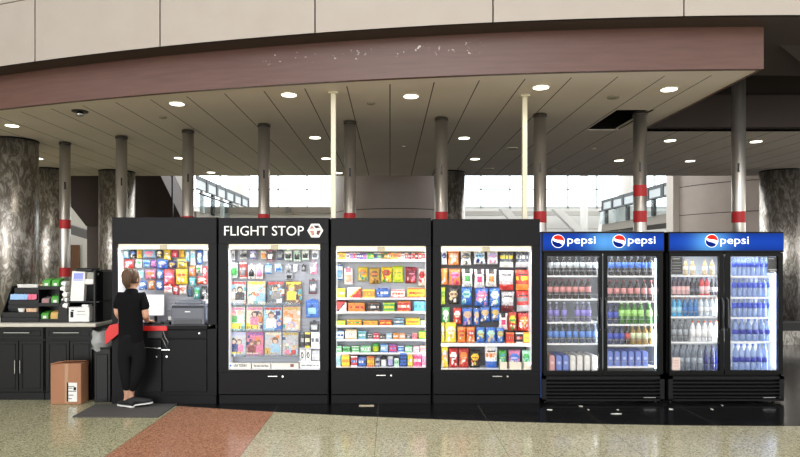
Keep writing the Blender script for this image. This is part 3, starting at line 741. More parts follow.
mags = [(229.5, 246, 281, 304.6, 'red', 'silver', None, people((.62, .62, .14, 'black', 'black'), (.28, .6, .1, 'slate', 'white')), 'grey portrait magazine with red masthead, leftmost on top rack'),
        (247.3, 265.3, 281, 304.6, 'yellow', 'cream', None, people((.3, .45, .07, 'brown', 'white'), (.55, .42, .07, 'red', 'lightblue'), (.75, .6, .14, 'lightblue', 'lightblue')), 'cream and light blue comic magazine on top rack'),
        (267, 284.5, 281, 304.6, 'red', 'slate', None, people((.5, .66, .13, 'black', 'grey'),), 'dark portrait magazine with red masthead, third on top rack'),
        (285.2, 301.8, 281, 304.6, 'yellow', 'brown', None, people((.38, .68, .15, 'yellow', 'yellow'), (.65, .5, .09, 'black', 'black')), 'magazine with yellow hooded figure on top rack'),
        (228.8, 245, 306.5, 330.6, 'pink', 'mint', 'yellow', people((.3, .7, .12, 'pink', 'green'), (.68, .72, .12, 'tan', 'white')), 'celebrity magazine with yellow corner box, leftmost on middle rack'),
        (246.2, 262.6, 306.5, 330.6, 'pink', 'beige', 'yellow', people((.5, .66, .14, 'black', 'pink'), (.82, .66, .1, 'brown', 'orange')), 'celebrity magazine with dark-haired woman and yellow box on middle rack'),
        (263.3, 282, 306.5, 330.6, 'red', 'lightblue', None, people((.42, .62, .14, 'brown', 'white'), (.85, .3, .12, 'blue', 'blue')), 'blue sky magazine with round red masthead on middle rack'),
        (282.8, 300.2, 306.5, 330.6, 'gold', 'peach', None, people((.5, .22, .16, 'lavender', 'white'), (.3, .62, .1, 'orange', 'white')), 'peach food magazine at right end of middle rack'),
        (228.8, 246, 331.8, 355.4, 'lavender', 'silver', 'yellow', people((.28, .58, .13, 'black', 'navy'), (.6, .55, .12, 'brown', 'pink')), 'couple cover magazine with yellow box, leftmost on bottom rack'),
        (246.5, 263.4, 331.8, 355.4, 'purple', 'pink', 'cream', people((.3, .5, .12, 'brown', 'maroon'), (.72, .52, .12, 'brown', 'pink')), 'purple masthead magazine of two women on bottom rack'),
        (264.6, 281.6, 331.8, 355.4, 'cream', 'silver', 'gold', people((.62, .6, .15, 'brown', 'lightblue'),), 'smiling woman cover magazine, third on bottom rack'),
        (282.3, 298.4, 331.8, 355.4, 'gold', 'silver', None, people((.3, .3, .09, 'teal', 'pink'), (.7, .3, .09, 'tan', 'red'), (.5, .5, .08, 'lavender', 'silver')), 'pale grey magazine with pink foot picture, right end of bottom rack')]
for i, (x0, x1, y0, y1, head, gr, low, ppl, lab) in enumerate(mags):
    w = (x1 - x0) * dm / F; h = (y1 - y0) * dm / F
    place(make_mag(w, h, (head, gr, low, ppl), i + 3), 'magazine', lab, 'magazine', 'magazines in the kiosk racks', XX((x0 + x1) / 2, dm), dm, ZZ(y1, dm), 0, -.05)
# newspapers
NEWS = mat('newsprint', (224, 222, 214), .85); INK = mat('newspaper ink', (20, 20, 24), .8)
zs = G2[4]
for x0, x1, txt, lab, dot in ((228.9, 251, 'USA TODAY', 'folded newspaper with blue dot at left of kiosk floor', 1), (252, 270.4, 'The New York Times', 'folded newspaper with small black title, middle of kiosk floor', 0), (271.4, 298.5, None, 'folded newspaper pile with coloured corner, right on kiosk floor', 0)):
    d0 = 6.93; w = (x1 - x0) * d0 / F; t = thing('newspaper', lab, 'newspaper', (XX((x0 + x1) / 2, d0), d0, zs), 'newspapers at the bottom of the magazine kiosk')
    bm = nb()
    for k in range(3): box(bm, (-w / 2 + .001 * k, 0 + .002 * k, .014 * k + .0005), (w / 2 - .001 * k, .15, .014 * k + .0135), .005)
    box(bm, (-w / 2, -.004, .002), (w / 2, .002, .066), .0015)
    box(bm, (-w / 2, 0, .042), (w / 2, .15, .05), .002)
    obj('folded_sheets', bm, NEWS, t)
    if txt: text('title', txt, w * (.6 if dot else .8), .034 if dot else .024, INK, t, (-w * (.28 if dot else .4), -.0042, .022), .0008, .02)
    if dot: obj('blue_dot', lathe(nb(), [(.013, 0), (.013, -.001)], 16, (-w * .42, -.0042, .038), 'Y'), mat('newspaper blue', (50, 120, 200), .8), t)
    if not txt: obj('photo_patch', bx((w * .2, -.0052, .02), (w * .33, -.004, .055)), mat('newspaper picture', (140, 90, 84), .8), t)
place(make_box(.24, .07, .1, ('white', 'silver', 'grey'), 'box', 5), 'travel_pouch', 'flat white paper pouches at lower right corner of magazine kiosk', 'pouch', None, XX(310, 6.95), 7.0, zs)

# K3 candy
t3, P3, G3 = kiosk(331, 431, 336, 426, 246, 368, 218, 'black kiosk with white shelves of candy and toiletries', SLAT, back=.30)
kiosk_base(t3, P3, G3, 381, 375)
def shelf(t, P, G, y, d, name='shelf', m=SHELF, back=.3, th=1.7):
    z = ZZ(y, d); bm = bx(P(G[2] + .002, d - KD, z - .006), P(G[3] - .002, back, z)); box(bm, P(G[2] + .002, d - KD - .004, z - th * d / F), P(G[3] - .002, d - KD, z + .002))
    return obj(name, bm, m, t)
ds = 6.95
SY = [259.6, 297.8, 311.6, 325.5, 339.4, 352.6]
for y in SY: shelf(t3, P3, G3, y, ds)
gc = 'packs on the white shelves of the candy kiosk'
def cells(spec, y0, y1, k='r'): return ';'.join(f'{k} {a} {b} {y0} {y1} {c}' for a, b, c in spec)
cs = 'orange yellow cream,orange yellow brown,yellow orange red,white purple black,purple white navy,red white darkred,navy white lavender,navy purple white,purple navy pink,green darkgreen lime,green black yellow,navy white black,slate white green,darkgreen orange black,brown green gold,orange red white,orange yellow red,orange tan brown,peach orange red,white black grey,red white darkred,maroon black white,red cream black,black red white,red orange white,maroon white red'.split(',')
row(cells([(335.8 + 3.45 * i, 335.8 + 3.45 * i + 3.2, c) for i, c in enumerate(cs)], 252.6, 259.4), 6.97, 'on top shelf of candy kiosk', gc, .09, ZZ(SY[0], ds))
r = row('''c 336.4 343 265 280 white blue lightblue; c 344.3 353 268 284.5 white pink peach badge; b 358 368 267 281 yellow orange teal; b 369.2 380 268 284 gold brown orange; b 380.6 392 267 282.5 yellow red green; b 392.3 403.6 266 282.8 lime yellow green;
 b 405.2 416.8 267 283.5 darkred maroon pink; b 418.2 425.6 268 286.5 white red darkred''', 7.06, 'hanging below top shelf of candy kiosk', gc, .05)
pegs(t3, P3, r, .30)
where = ['on second shelf of candy kiosk', 'on third shelf of candy kiosk', 'on fourth shelf of candy kiosk', 'on fifth shelf of candy kiosk', 'on sixth shelf of candy kiosk', 'on kiosk floor under candy shelves']
row('x 336.4 345.5 289 298 lime yellow mint; x 347 361 288 298 red white yellow tilt; x 362.3 375 290 298 amber yellow orange; x 376.2 389 288.3 298 blue navy white; x 391 405 290 298 white red peach; x 407 425 288.5 298 yellow red orange', 6.97, where[0], gc, .09, ZZ(SY[1], ds))
row('x 336.4 346.6 301.5 311.6 white red black tilt; x 348 365 303 311.6 orange amber red; x 367 380 303 311.6 black brown white; x 383 395 303 311.6 green lime yellow; x 397 410.8 301.5 311.6 red orange white; x 413.6 425 301.5 311.6 cyan lightblue teal', 6.97, where[1], gc, .09, ZZ(SY[2], ds))
row('x 336.4 345.4 320.5 325 lime yellow green; x 346.8 362 319.5 325 orange yellow green; x 363 378 320.5 325 amber yellow orange; x 378.8 392 320 325 red orange yellow; x 393.2 404 318 325 slate lightblue white; x 405.6 420 318 325 yellow gold orange; x 420.6 425.2 320 325 mint lime white', 6.97, where[2], gc, .09, ZZ(SY[3], ds))
row('''t 336.4 344 331 339 white lightblue navy; t 345 357 329.5 339 cream tan white; t 358 366.4 331 339 teal lightblue white; t 367.6 372.4 334 339 black white grey; t 373.2 379 333 339 red pink white; t 380 385 334.5 339 black brown white;
 t 386.2 392 333 339 lightblue silver white; t 393 398.8 333 339 orange amber white; t 399.3 405.2 333.3 339 peach orange white; t 406.2 410.8 334.5 339 black white grey; t 412.2 417.4 333 339 pink peach red; t 418.6 425.4 331 339 lime green yellow''', 6.97, where[3], gc, .08, ZZ(SY[4], ds))
row('''t 336.4 341.8 346.5 352.6 green mint white; t 343 350.4 347 352.6 green mint darkgreen; t 351.6 359.4 346.6 352.6 green white mint; t 360.4 371 346 352.6 mint green white; j 372.2 379 344 352.6 darkgreen green lime; t 380.4 388 344.4 352.6 lightblue blue white;
 t 389 396.6 344.8 352.6 magenta blue pink; t 397.6 404 346.2 352.6 blue white lightblue; t 405 412.3 346.2 352.6 mint green white; t 413.2 419.4 346.4 352.6 white pink silver; t 420.2 425.4 346 352.6 peach white pink''', 6.97, where[4], gc, .08, ZZ(SY[5], ds))
row('''t 336.4 340.6 355.5 368 lightblue white teal; t 341.4 349.6 356.5 368 yellow gold orange; t 350.6 357.4 357.5 368 red white blue; t 358.2 366 358.4 368 blue navy white; t 366.8 374.4 358 368 amber red yellow; t 375.4 380 358.5 368 silver navy black;
 j 380.8 386.6 358 368 silver black white; j 387.4 393.4 358 368 black silver lavender; t 394.2 399 360 368 mint white green; t 399.8 406.8 354.6 368 blue navy lightblue stripes; t 407.6 412.6 356 368 yellow gold white; t 413 421.4 355.6 368 magenta pink white;t 421.9 425.4 355.4 368 pink white magenta''', 6.94, where[5], gc, .08, G3[4])
# K4 chips
t4, P4, G4 = kiosk(433, 540, 441, 532, 246, 370, 219, 'black kiosk crammed with hanging chip and nut bags', SLATD, back=.30)
kiosk_base(t4, P4, G4, 497, 376)
gb = 'hanging bags in the chip kiosk'
A = []
dp = 7.0
A += row('''b 441.6 447.2 250.5 265 white navy lightblue; b 448.2 459.4 250 265.3 orange peach white; b 461.2 471.6 250.5 265.5 white slate tan; b 474.2 486 250.5 264.5 white lightblue navy; b 487.6 498.6 250.5 264.5 white lavender pink; b 499.8 514 250 267.5 slate white yellow band; b 516 531 250 267.5 slate silver white band''', dp, 'in top row of chip kiosk', gb, .07)
A += row('''b 441.4 448 268.5 285 orange amber pink; b 448.8 461 269 285.5 orange pink magenta; b 462 473.2 269 287 white black green badge; b 474.6 485 269.5 288 white black magenta badge; b 485.8 497 269.5 287 white black orange badge; b 499 514.2 270.5 290.6 silver red white band; b 516 531 270 290.5 red orange yellow band''', dp, 'in second row of chip kiosk', gb, .07)
A += row('''b 441.3 445.2 287.5 304.5 lime green yellow; b 447.8 459.2 288 304.5 black tan brown; b 461 472.2 287.5 305.5 blue mint teal; b 474.8 489 288 306.5 blue pink white; b 489.8 501 287.8 307 blue white mint; b 501.2 514.4 292 311.6 silver maroon white band; b 517 531 291 311.8 red silver grey band''', dp, 'in third row of chip kiosk', gb, .07)
A += row('''b 442 450 307.5 323.5 green white peach; b 453 461.4 308 324.5 red white orange; b 462.8 473 308 326 blue tan pink; b 473.6 480 308.5 326 blue tan peach; b 480.6 490.4 307 322.5 blue tan amber; b 491 500 307 321.5 blue gold tan;
 b 498.8 508 313.6 329.8 white black magenta badge; b 508.6 517 312.2 331 red yellow green; b 518 529.6 313.2 331.6 red orange white''', dp + .0, 'in fourth row of chip kiosk', gb, .06)
pegs(t4, P4, A, .30)
zs1 = ZZ(343.6, 6.95); shelf(t4, P4, G4, 343.6, 6.95, th=2.8)
gs = 'bags standing on the white shelf of the chip kiosk'
row('b 441.4 444.6 323 343.6 yellow white gold; b 445.2 456.6 323 343.6 yellow cream gold; b 457.6 466.2 327.5 343.6 orange red amber; b 466.6 475.4 327.5 343.6 orange red white; b 476.4 485.2 327.8 343.6 blue mint gold; b 486 496.4 328 343.6 blue mint tan; b 496.8 504.6 328.5 343.6 blue gold mint; x 506 514.2 333 343.6 red orange darkred; x 515.6 523 333 343.6 black white red; x 523.6 530.8 333 343.6 yellow orange gold', 6.98, 'on white shelf of chip kiosk', gs, .07, zs1)
row('''b 441.4 448.4 346.5 368 yellow silver orange; b 449.2 458.2 347.5 367 red white maroon; b 458.8 469 349.5 369 red orange peach; b 470 480.4 349.5 367 black yellow red; b 485 498 347.6 369 white blue orange band; b 499 507 348.5 366 green teal lime; b 508.6 521 348.2 366 pink blue lavender; b 522.4 530.8 348.4 366 mint green lightblue''', 6.97, 'on floor of chip kiosk', 'bags at the bottom of the chip kiosk', .06, G4[4])
for i, x in enumerate((502.8, 514.7, 526.4)):
    d0 = 6.93; bm = nb(); w = .135 if i else .1; w = 0.09 if i != 1 else .145
    box(bm, (-w / 2, 0, 0), (w / 2, .006, .08)); box(bm, (-w / 2, .03, 0), (w / 2, .034, .08)); box(bm, (-w / 2, 0, 0), (-w / 2 + .004, .034, .08)); box(bm, (w / 2 - .004, 0, 0), (w / 2, .034, .08))
    tag(obj('display_tray', bm, mat('cream carton', (232, 222, 204), .7), None, False, (XX(x, d0), d0 - .04, G4[4])), 'cream card tray in front of the ' + ('green', 'pink and blue', 'mint')[i] + ' bag on kiosk floor', 'tray', 'cream card trays')

# K1 service kiosk
t1, P1, G1 = kiosk(112, 216.5, 117, 208, 244, 324.6, 217.3, 'black service kiosk with counter, printer and wall of hanging snacks', SLAT, back=.27, name='service_kiosk')
X0, X1, A0, A1, Z0, Z1, T = G1
obj('counter_top', bx(P1(X0 + .05, -.05, Z0 - .066), P1(XX(168.5, KD), .26, Z0 - .012), .004), mat('red counter edge', (214, 36, 36), .4), t1)
obj('counter_side', bx(P1(XX(168.5, KD), -.03, Z0 - .05), P1(A1, .26, Z0 - .012), .004), BLACK, t1)
obj('counter_pad', bx(P1(A0, -.045, Z0 - .012), P1(A1, .26, Z0), .003), mat('dark counter pad', (46, 44, 46), .5), t1)
bm = prism(nb(), [P1(X0 - .0, -.06, Z0 - .0), P1(X0 + .1, -.062, Z0 + .02), P1(X0 + .1, -.062, Z0 - .1), P1(X0 - .05, -.06, Z0 - .22), P1(X0 - .05, -.06, Z0 - .08)], (0, .03, 0)); obj('red_flap', bm, mat('red counter edge'), t1)
obj('back_box', bx(P1(X0, .0, .1), P1(X1, .03, Z0 - .05)), BLACK, t1)
dz = ZZ(339, KD)
obj('drawer_front', bx(P1(XX(168, KD), -.02, dz + .012), P1(XX(207, KD), 0, Z0 - .06), .003), BLACK, t1)
obj('lock', lathe(nb(), [(.01, 0), (.01, -.01)], 12, P1(XX(200, KD), -.02, ZZ(333, KD)), 'Y'), CHROME, t1)
obj('vent_panel', bx(P1(XX(148, KD), -.012, dz + .012), P1(XX(162.5, KD), 0, Z0 - .06), .002), mat('dark grey mesh', (52, 52, 54), .5), t1)
for a, b, hx in ((119, 162, 158), (163.5, 207, 168)):
    dr = obj('door', bx(P1(XX(a, KD), -.02, .14), P1(XX(b, KD), 0, ZZ(350, KD) + .0 if False else dz - .0), .003), BLACK, t1)
    obj('knob', lathe(nb(), [(.006, 0), (.006, -.01), (.012, -.016), (.012, -.022)], 12, P1(XX(hx, KD), -.02, ZZ(356, KD)), 'Y'), CHROME, dr)
obj('edge_pull', bx(P1(XX(146, KD), -.034, ZZ(348.5, KD)), P1(XX(162, KD), -.02, ZZ(347.2, KD)), .001), CHROME, t1)
obj('edge_pull', bx(P1(XX(162.5, KD), -.034, ZZ(350, KD)), P1(XX(171, KD), -.02, ZZ(348.9, KD)), .001), CHROME, t1)
obj('plinth', bx(P1(X0, -.012, 0), P1(X1, .03, .1), .002), BLACK, t1)
gs1 = 'snack packs hanging in the service kiosk'; A = []
d1 = 7.0
A += row('''b 122.4 128.6 249.8 258.4 lightblue white cyan; b 129.4 135.6 249.8 258.2 black blue white; b 136.2 141.2 249.8 258.4 yellow orange amber; b 142 155 249.8 258 lightblue pink peach; b 156 162 249.8 257.6 black white yellow; b 163 170 249.6 260.2 yellow gold white; b 170.8 177.4 250 257.4 magenta red white; b 178.2 184 250 257.6 yellow orange gold; b 184.6 189.2 250 262 lightblue white navy; b 189.8 195 250 266 white lightblue cyan; b 196 201.8 250 264.4 blue white lightblue; b 202.4 207 250 261.6 white silver lightblue''', d1, 'in top row of service kiosk', gs1, .05)
A += row('''b 123.2 133.2 259.4 268.4 red pink white; b 134.4 141.4 259.4 268 white green mint; b 142.2 149.4 260 268 lightblue blue navy; b 150 155.8 260 268 purple pink navy; b 156.2 167 259.6 269 blue lavender navy; b 168 175.4 261.4 268.6 navy gold black; b 176.2 186.8 258.6 268.4 gold slate yellow''', d1, 'in second row of service kiosk', gs1, .05)
A += row('''b 122.2 134.4 270 279.4 yellow pink peach; b 135.6 143.2 270.6 279.4 lightblue cyan white; b 144.4 155.2 270 279.2 pink orange magenta; b 156 162.4 270.2 279.4 blue white lightblue; b 162.9 174.2 269.2 287.4 red pink white; b 175 187.2 269 284.6 yellow gold red; b 188.2 194.6 266.6 276.4 orange pink peach; b 195.4 201.4 265.6 273.4 white green black; b 202.2 207 266.4 278.6 red white pink''', d1, 'in third row of service kiosk', gs1, .05)
A += row('''b 138.2 146 281 290.2 blue white lightblue; b 147.4 154 280.6 290 orange peach white; b 155 162.2 281 290.4 blue white navy; b 163 171.6 285.4 293.6 white pink peach; b 172.2 178 286 295 red white pink; b 178.6 186.2 285.4 295 white red peach; b 187 192 287.6 297 slate navy teal; b 188.6 195 277.4 286.4 teal cyan white; b 196 207 276.4 284.4 red white orange; b 193 199.4 287.2 299.4 teal green mint; b 201.2 207 286.4 304.4 black grey white''', d1, 'in bottom rows of service kiosk', gs1, .05)
pegs(t1, P1, A, .27)
# things on the service counter
cz = Z0
t = thing('monitor', 'white flat monitor with blank bright screen on the service counter', 'monitor', (XX(155.2, 7.03), 7.03, cz))
obj('housing', bx((-.106, -.012, .085), (.106, .012, .33), .005), WHITE, t); obj('stand', bx((-.07, -.04, 0), (.07, .04, .012), .003), PLASTIC, t); obj('neck', bx((-.015, 0.012, .01), (.015, .025, .1)), PLASTIC, t)
obj('screen', bx((-.099, -.0135, .093), (.099, -.011, .323)), mat('lit screen', (240, 244, 250), .3, emit=(240, 244, 250), est=.9), t)
t = thing('keyboard', 'black keyboard on the service counter in front of the monitor', 'keyboard', (XX(153, 6.88), 6.9, cz))
obj('case', bx((-.1, -.06, .001), (.1, .06, .018), .004), PLASTIC, t)
bm = nb()
for i in range(12):
    for j in range(4): box(bm, (-.093 + i * .0157, -.05 + j * .027, .018), (-.081 + i * .0157, -.03 + j * .027, .023))
obj('keys', bm, mat('dark grey keys', (50, 50, 54), .5), t)
t = thing('card_reader', 'small black card reader between keyboard and printer', 'card reader', (XX(168.6, 6.9), 6.9, cz))
obj('body', prism(nb(), [(-.03, -.06, .001), (-.03, .06, .001), (-.03, .06, .05), (-.03, -.06, .02)], (.06, 0, 0)), PLASTIC, t); obj('receipt', bx((-.018, .035, .04), (.018, .038, .085)), WHITE, t)
obj('keypad', bx((-.02, -.05, .024), (.02, .0, .036)), mat('dark grey keys'), t)
t = thing('printer', 'dark grey boxy laser printer on the service counter', 'printer', (XX(188.6, KD), 6.93, cz))
PR = mat('printer grey', (92, 97, 108), .4); w = .19
bm = bx((-w, -.11, .0), (w, .14, .2), .008); box(bm, (-w + .006, -.1, .2), (w - .006, .13, .232), .006); box(bm, (-w + .03, -.08, .232), (w - .04, .1, .262), .008)
obj('housing', bm, PR, t)
obj('paper_tray', bx((-w + .03, -.116, .012), (w - .03, -.108, .06), .003), mat('printer dark', (56, 58, 66), .4), t)
obj('output_slot', bx((-w + .01, -.1125, .2), (w - .01, -.09, .214)), PLASTIC, t); obj('front_panel', bx((-w + .02, -.114, .07), (w - .02, -.108, .19), .003), PR, t)
obj('badge', bx((-.03, -.117, .145), (.03, -.1135, .155)), SHELF, t)
t = thing('headset_pack', 'silver and black round ear pads pack at right edge of service kiosk', 'headphones', (XX(204, 6.93), 6.97, ZZ(304, 6.95)))
for o in (t,): pass
bm = nb()
pts = [(.025 * math.cos(a), 0, .09 + .03 * math.sin(a)) for a in [PI * i / 10 for i in range(11)]]
tube(bm, pts, .004); obj('headband', bm, PLASTIC, t, True)
for s in (-1, 1):
    obj('ear_cup', lathe(nb(), [(.02, -.012), (.026, 0), (.02, .012)], 16, (s * .024, 0, .075), 'X'), PLASTIC if s < 0 else STEELG, t, True)
obj('box_back', bx((-.035, .03, 0), (.035, .05, .12)), WHITE, t)
obj('hook', tube(nb(), [(0, .02, .118), (0, .14, .118)], .0025), CHROME, t)
bm = nb(); tube(bm, [W(163, 331, 6.79), W(165, 337, 6.78), W(168, 342, 6.78), W(167, 349, 6.79), W(165, 344, 6.78), W(162, 338, 6.785)], .004); tag(obj('cable', bm, mat('grey cable', (150, 150, 152), .5), None, True), 'thin grey cable looped below the red counter edge', 'cable')

# ------------------------------------------------------------ drinks coolers
LED = mat('cooler LED strip', (245, 250, 255), .4, emit=(236, 246, 255), est=3.0)
LIN = mat('cooler white liner', (186, 192, 200), .35); LINA = mat('cooler grey liner', (122, 126, 130), .35)
def bottle_meshes(key, h, w, liquid, lab, cap, lab_band=(.3, .62), clear=1.0, sq=False):
    r = w / 2; M = water_mat('liquid ' + key, liquid, clear) if clear < 1 else mat('liquid ' + key, liquid, .12, spec=.6)
    body = lathe(nb(), [(r * .8, 0), (r, h * .04), (r, h * .3), (r * .93, h * .34), (r * .93, h * .58), (r, h * .64), (r * .85, h * .74), (r * .42, h * .87), (r * .36, h * .92)], 14)
    a, b = lab_band
    label = lathe(nb(), [(r * 1.02, h * a), (r * 1.02, h * b)], 14)
    capm = lathe(nb(), [(r * .42, h * .92), (r * .44, h * .935), (r * .44, h * .995), (r * .38, h)], 12)
    out = []
    for nm, bm, m in (('bottle_body', body, M), ('bottle_label', label, mat('label ' + key, lab, .4)), ('bottle_cap', capm, mat('cap ' + key, cap, .4))):
        me = bpy.data.meshes.new(nm); bm.to_mesh(me); bm.free(); me.materials.append(m)
        for p in me.polygons: p.use_smooth = len(p.vertices) == 4
        out.append(me)
    return out
BK = {}
def bottles(key, desc, pxs, d, zb, h, w, spec, where, cat='bottle', nm='bottle'):
    kk = (key, round(h, 3), round(w, 3))
    if kk not in BK: BK[kk] = bottle_meshes(key, h, w, **spec)
    n = len(pxs)
    for i, px in enumerate(pxs):
        o_ = (ORD[i] + ' from left, ' if i else 'leftmost of them, ') if n > 1 else ''
        t = thing(nm, f'{desc} {nm}, {o_}{where}', cat, (XX(px, d), d, zb + .001), f'{desc} bottles {where}')
        t.rotation_euler = (0, 0, random.uniform(0, 6))
        for n_, me in zip(('body', 'wrapper', 'cap'), BK[kk]): link(n_, me, t)
def cooler(px0, px1, top, doors, label, logos, name='drinks_cooler'):
    d = KD; X0, X1 = XX(px0, d), XX(px1, d); T = ZZ(top, d); ox = -(X0 + X1) / 2; D = .72
    t = thing(name, label, 'fridge', ((X0 + X1) / 2, d, 0), 'black glass-door drinks coolers')
    def P(x, y, z): return (x + ox, y, z)
    Z1, Z0 = ZZ(253, d), ZZ(373.5, d)
    bm = nb(); box(bm, P(X0, .05, 0.05), P(X0 + .03, D, T)); box(bm, P(X1 - .03, .05, .05), P(X1, D, T)); box(bm, P(X0, .05, T - .03), P(X1, D, T)); box(bm, P(X0, D - .03, .05), P(X1, D, T))
    box(bm, P(X0, .05, Z1 + .0), P(X1, .3, T)); box(bm, P(X0, .05, .1), P(X1, D, Z0 - .002)); box(bm, P(X0, .05, .02), P(X1, .1, .12))
    obj('cabinet_shell', bm, FRIDGE, t)
    bm = nb(); bk = .42
    box(bm, P(X0 + .03, bk, Z0), P(X1 - .03, bk + .02, Z1)); box(bm, P(X0 + .03, .06, Z0), P(X0 + .045, bk, Z1)); box(bm, P(X1 - .045, .06, Z0), P(X1 - .03, bk, Z1)); box(bm, P(X0 + .03, .06, Z1 - .012), P(X1 - .03, bk, Z1)); box(bm, P(X0 + .03, .06, Z0), P(X1 - .03, bk, Z0 + .012))
    obj('liner', bm, LINA if len(logos[0]) > 1 else LIN, t)
    # header
    hx0, hx1, hz0, hz1 = X0 + .01, X1 - .01, ZZ(250.4, d), ZZ(233.3, d)
    hd = obj('header_box', bx(P(X0, 0, hz0 - .02), P(X1, .06, T), .004), FRIDGE, t)
    bm = nb(); nx, nz = 60, 8; vs = [[bm.verts.new(P(hx0 + (hx1 - hx0) * i / nx, -.002, hz0 + (hz1 - hz0) * j / nz)) for i in range(nx + 1)] for j in range(nz + 1)]
    for j in range(nz):
        for i in range(nx): bm.faces.new((vs[j][i], vs[j][i + 1], vs[j + 1][i + 1], vs[j + 1][i]))
    bmesh.ops.solidify(bm, geom=bm.faces[:], thickness=-.0015)
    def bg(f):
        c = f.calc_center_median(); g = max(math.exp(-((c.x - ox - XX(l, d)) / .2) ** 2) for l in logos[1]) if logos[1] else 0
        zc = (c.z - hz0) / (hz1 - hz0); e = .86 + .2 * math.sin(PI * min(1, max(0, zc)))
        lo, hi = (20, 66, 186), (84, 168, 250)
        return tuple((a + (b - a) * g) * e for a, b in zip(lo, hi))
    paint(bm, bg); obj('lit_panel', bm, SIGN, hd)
    for cx, tx0, tx1 in logos[0]:
        cy = 241.2 if len(logos[0]) > 1 else 240.8; R = 6.6 * d / F; cc = Vector(P(XX(cx, d), 0, ZZ(cy, d)))
        SW = mat('lit white lettering', (250, 252, 255), .4, emit=(244, 248, 255), est=.85)
        obj('logo_disc', lathe(nb(), [(R, -.003), (R, -.0045)], 32, cc, 'Y'), SW, hd)
        def region(up, rgb, nm, col):
            bm = nb(); ang = -.45; n = 16; r2 = R * .93; top_, bot = [], []
            for i in range(n + 1):
                x = -r2 + 2 * r2 * i / n; cir = math.sqrt(max(0, r2 * r2 - x * x)); wv = .16 * r2 * math.sin(x / r2 * 2.6) + .2 * r2
                lo = wv + .04 * r2 if up else -cir; hi = cir if up else wv - .42 * r2 - .16 * x
                if hi < lo: hi = lo = (max(-cir, min(cir, (hi + lo) / 2)))
                for L_, z in ((top_, hi), (bot, lo)):
                    z = max(-cir, min(cir, z)); L_.append(cc + Vector((x * math.cos(ang) - z * math.sin(ang), -.0055, x * math.sin(ang) + z * math.cos(ang))))
            A_, B_ = [bm.verts.new(p) for p in bot], [bm.verts.new(p) for p in top_]
            for i in range(n): bm.faces.new((A_[i], A_[i + 1], B_[i + 1], B_[i]))
            bmesh.ops.solidify(bm, geom=bm.faces[:], thickness=-.0008)
            obj(nm, bm, mat('logo ' + col, rgb, .4, emit=rgb, est=.9), hd)
        region(True, (226, 58, 48), 'logo_red_area', 'red'); region(False, (18, 44, 130), 'logo_blue_area', 'blue')
        text('sign_lettering', 'pepsi', (tx1 - tx0 - .8) * d / F, 9.7 * d / F, SW, hd, P(XX(tx0 + .8, d), -.003, ZZ(246.4 if len(logos[0]) == 1 else 246.2, d)), .003, .0)
    # grille
    gz0, gz1 = ZZ(402.5, d), ZZ(376.5, d)
    bm = bx(P(X0, .0, .03), P(X0 + .05, .05, gz1)); box(bm, P(X1 - .05, 0, .03), P(X1, .05, gz1)); box(bm, P(X0, 0, gz1 - .03), P(X1, .05, gz1)); box(bm, P(X0, 0, .03), P(X1, .05, .05))
    n = 5
    for i in range(n):
        z = .06 + (gz1 - .1) * i / n
        prism(bm, [P(X0 + .05, .035, z), P(X0 + .05, .0, z + .008), P(X0 + .05, .0, z + .02), P(X0 + .05, .04, z + .03)], (X1 - X0 - .1, 0, 0))
    gr = obj('grille', bm, mat('black louvres', (18, 18, 20), .45, spec=.25), t)
    obj('badge', bx(P(X1 - .24, -.004, ZZ(397.6, d) - .003), P(X1 - .1, 0, ZZ(397.6, d) + .006)), CHROME, gr)
    for x in (X0 + .06, X1 - .06): obj('foot', lathe(nb(), [(.02, 0), (.02, .05)], 12, P(x, .1, 0)), PLASTIC, t)
    # doors
    for k, (a0, a1, gx0, gx1, gy0, gy1) in enumerate(doors):
        B0, B1, H0, H1 = XX(a0, d), XX(a1, d), ZZ(374, d), ZZ(252.4, d); g0, g1, q0, q1 = XX(gx0, d), XX(gx1, d), ZZ(gy1, d), ZZ(gy0, d)
        bm = nb(); box(bm, P(B0, 0, H0), P(g0, .045, H1)); box(bm, P(g1, 0, H0), P(B1, .045, H1)); box(bm, P(g0, 0, H0), P(g1, .045, q0)); box(bm, P(g0, 0, q1), P(g1, .045, H1))
        dr = obj('door', bm, mat('door frame black', (8, 8, 10), .35, spec=.2), t)
        obj('door_glass', bx(P(g0, .02, q0), P(g1, .026, q1)), GLASS, dr)
        hx = B1 - .022 if k == 0 else B0 + .022; hz0, hz1 = ZZ(330, d), ZZ(298, d)
        bm = tube(nb(), [P(hx, 0, hz0), P(hx, -.03, hz0 + .03), P(hx, -.034, (hz0 + hz1) / 2), P(hx, -.03, hz1 - .03), P(hx, 0, hz1)], .01, 10); obj('handle', bm, mat('dark handle', (40, 40, 44), .3), dr, True)
    return t, P, (X0, X1, Z0, Z1)
def cshelf(t, P, gx0, gx1, y, guard=True, ds=6.93, gh=.055):
    z = ZZ(y, ds); x0, x1 = XX(gx0 - 1.2, ds), XX(gx1 + .6, ds)
    bm = nb(); box(bm, P(x0, ds - KD, z - .006), P(x1, .40, z)); box(bm, P(x0, ds - KD - .006, z - .018), P(x1, ds - KD, z + .002))
    s = obj('shelf', bm, SHELF, t)
    if guard:
        bm = nb(); yy = ds - KD + .004
        tube(bm, [P(x0 + .01, yy, z + gh), P(x1 - .02, yy, z + gh)], .0028, 6)
        n = int((gx1 - gx0) / 6)
        for i in range(n + 1):
            x = x0 + .015 + (x1 - x0 - .04) * i / n; tube(bm, [P(x, yy, z), P(x, yy, z + gh)], .0022, 5)
        obj('wire_guard', bm, mat('grey wire', (150, 154, 160), .4), s)
    return z
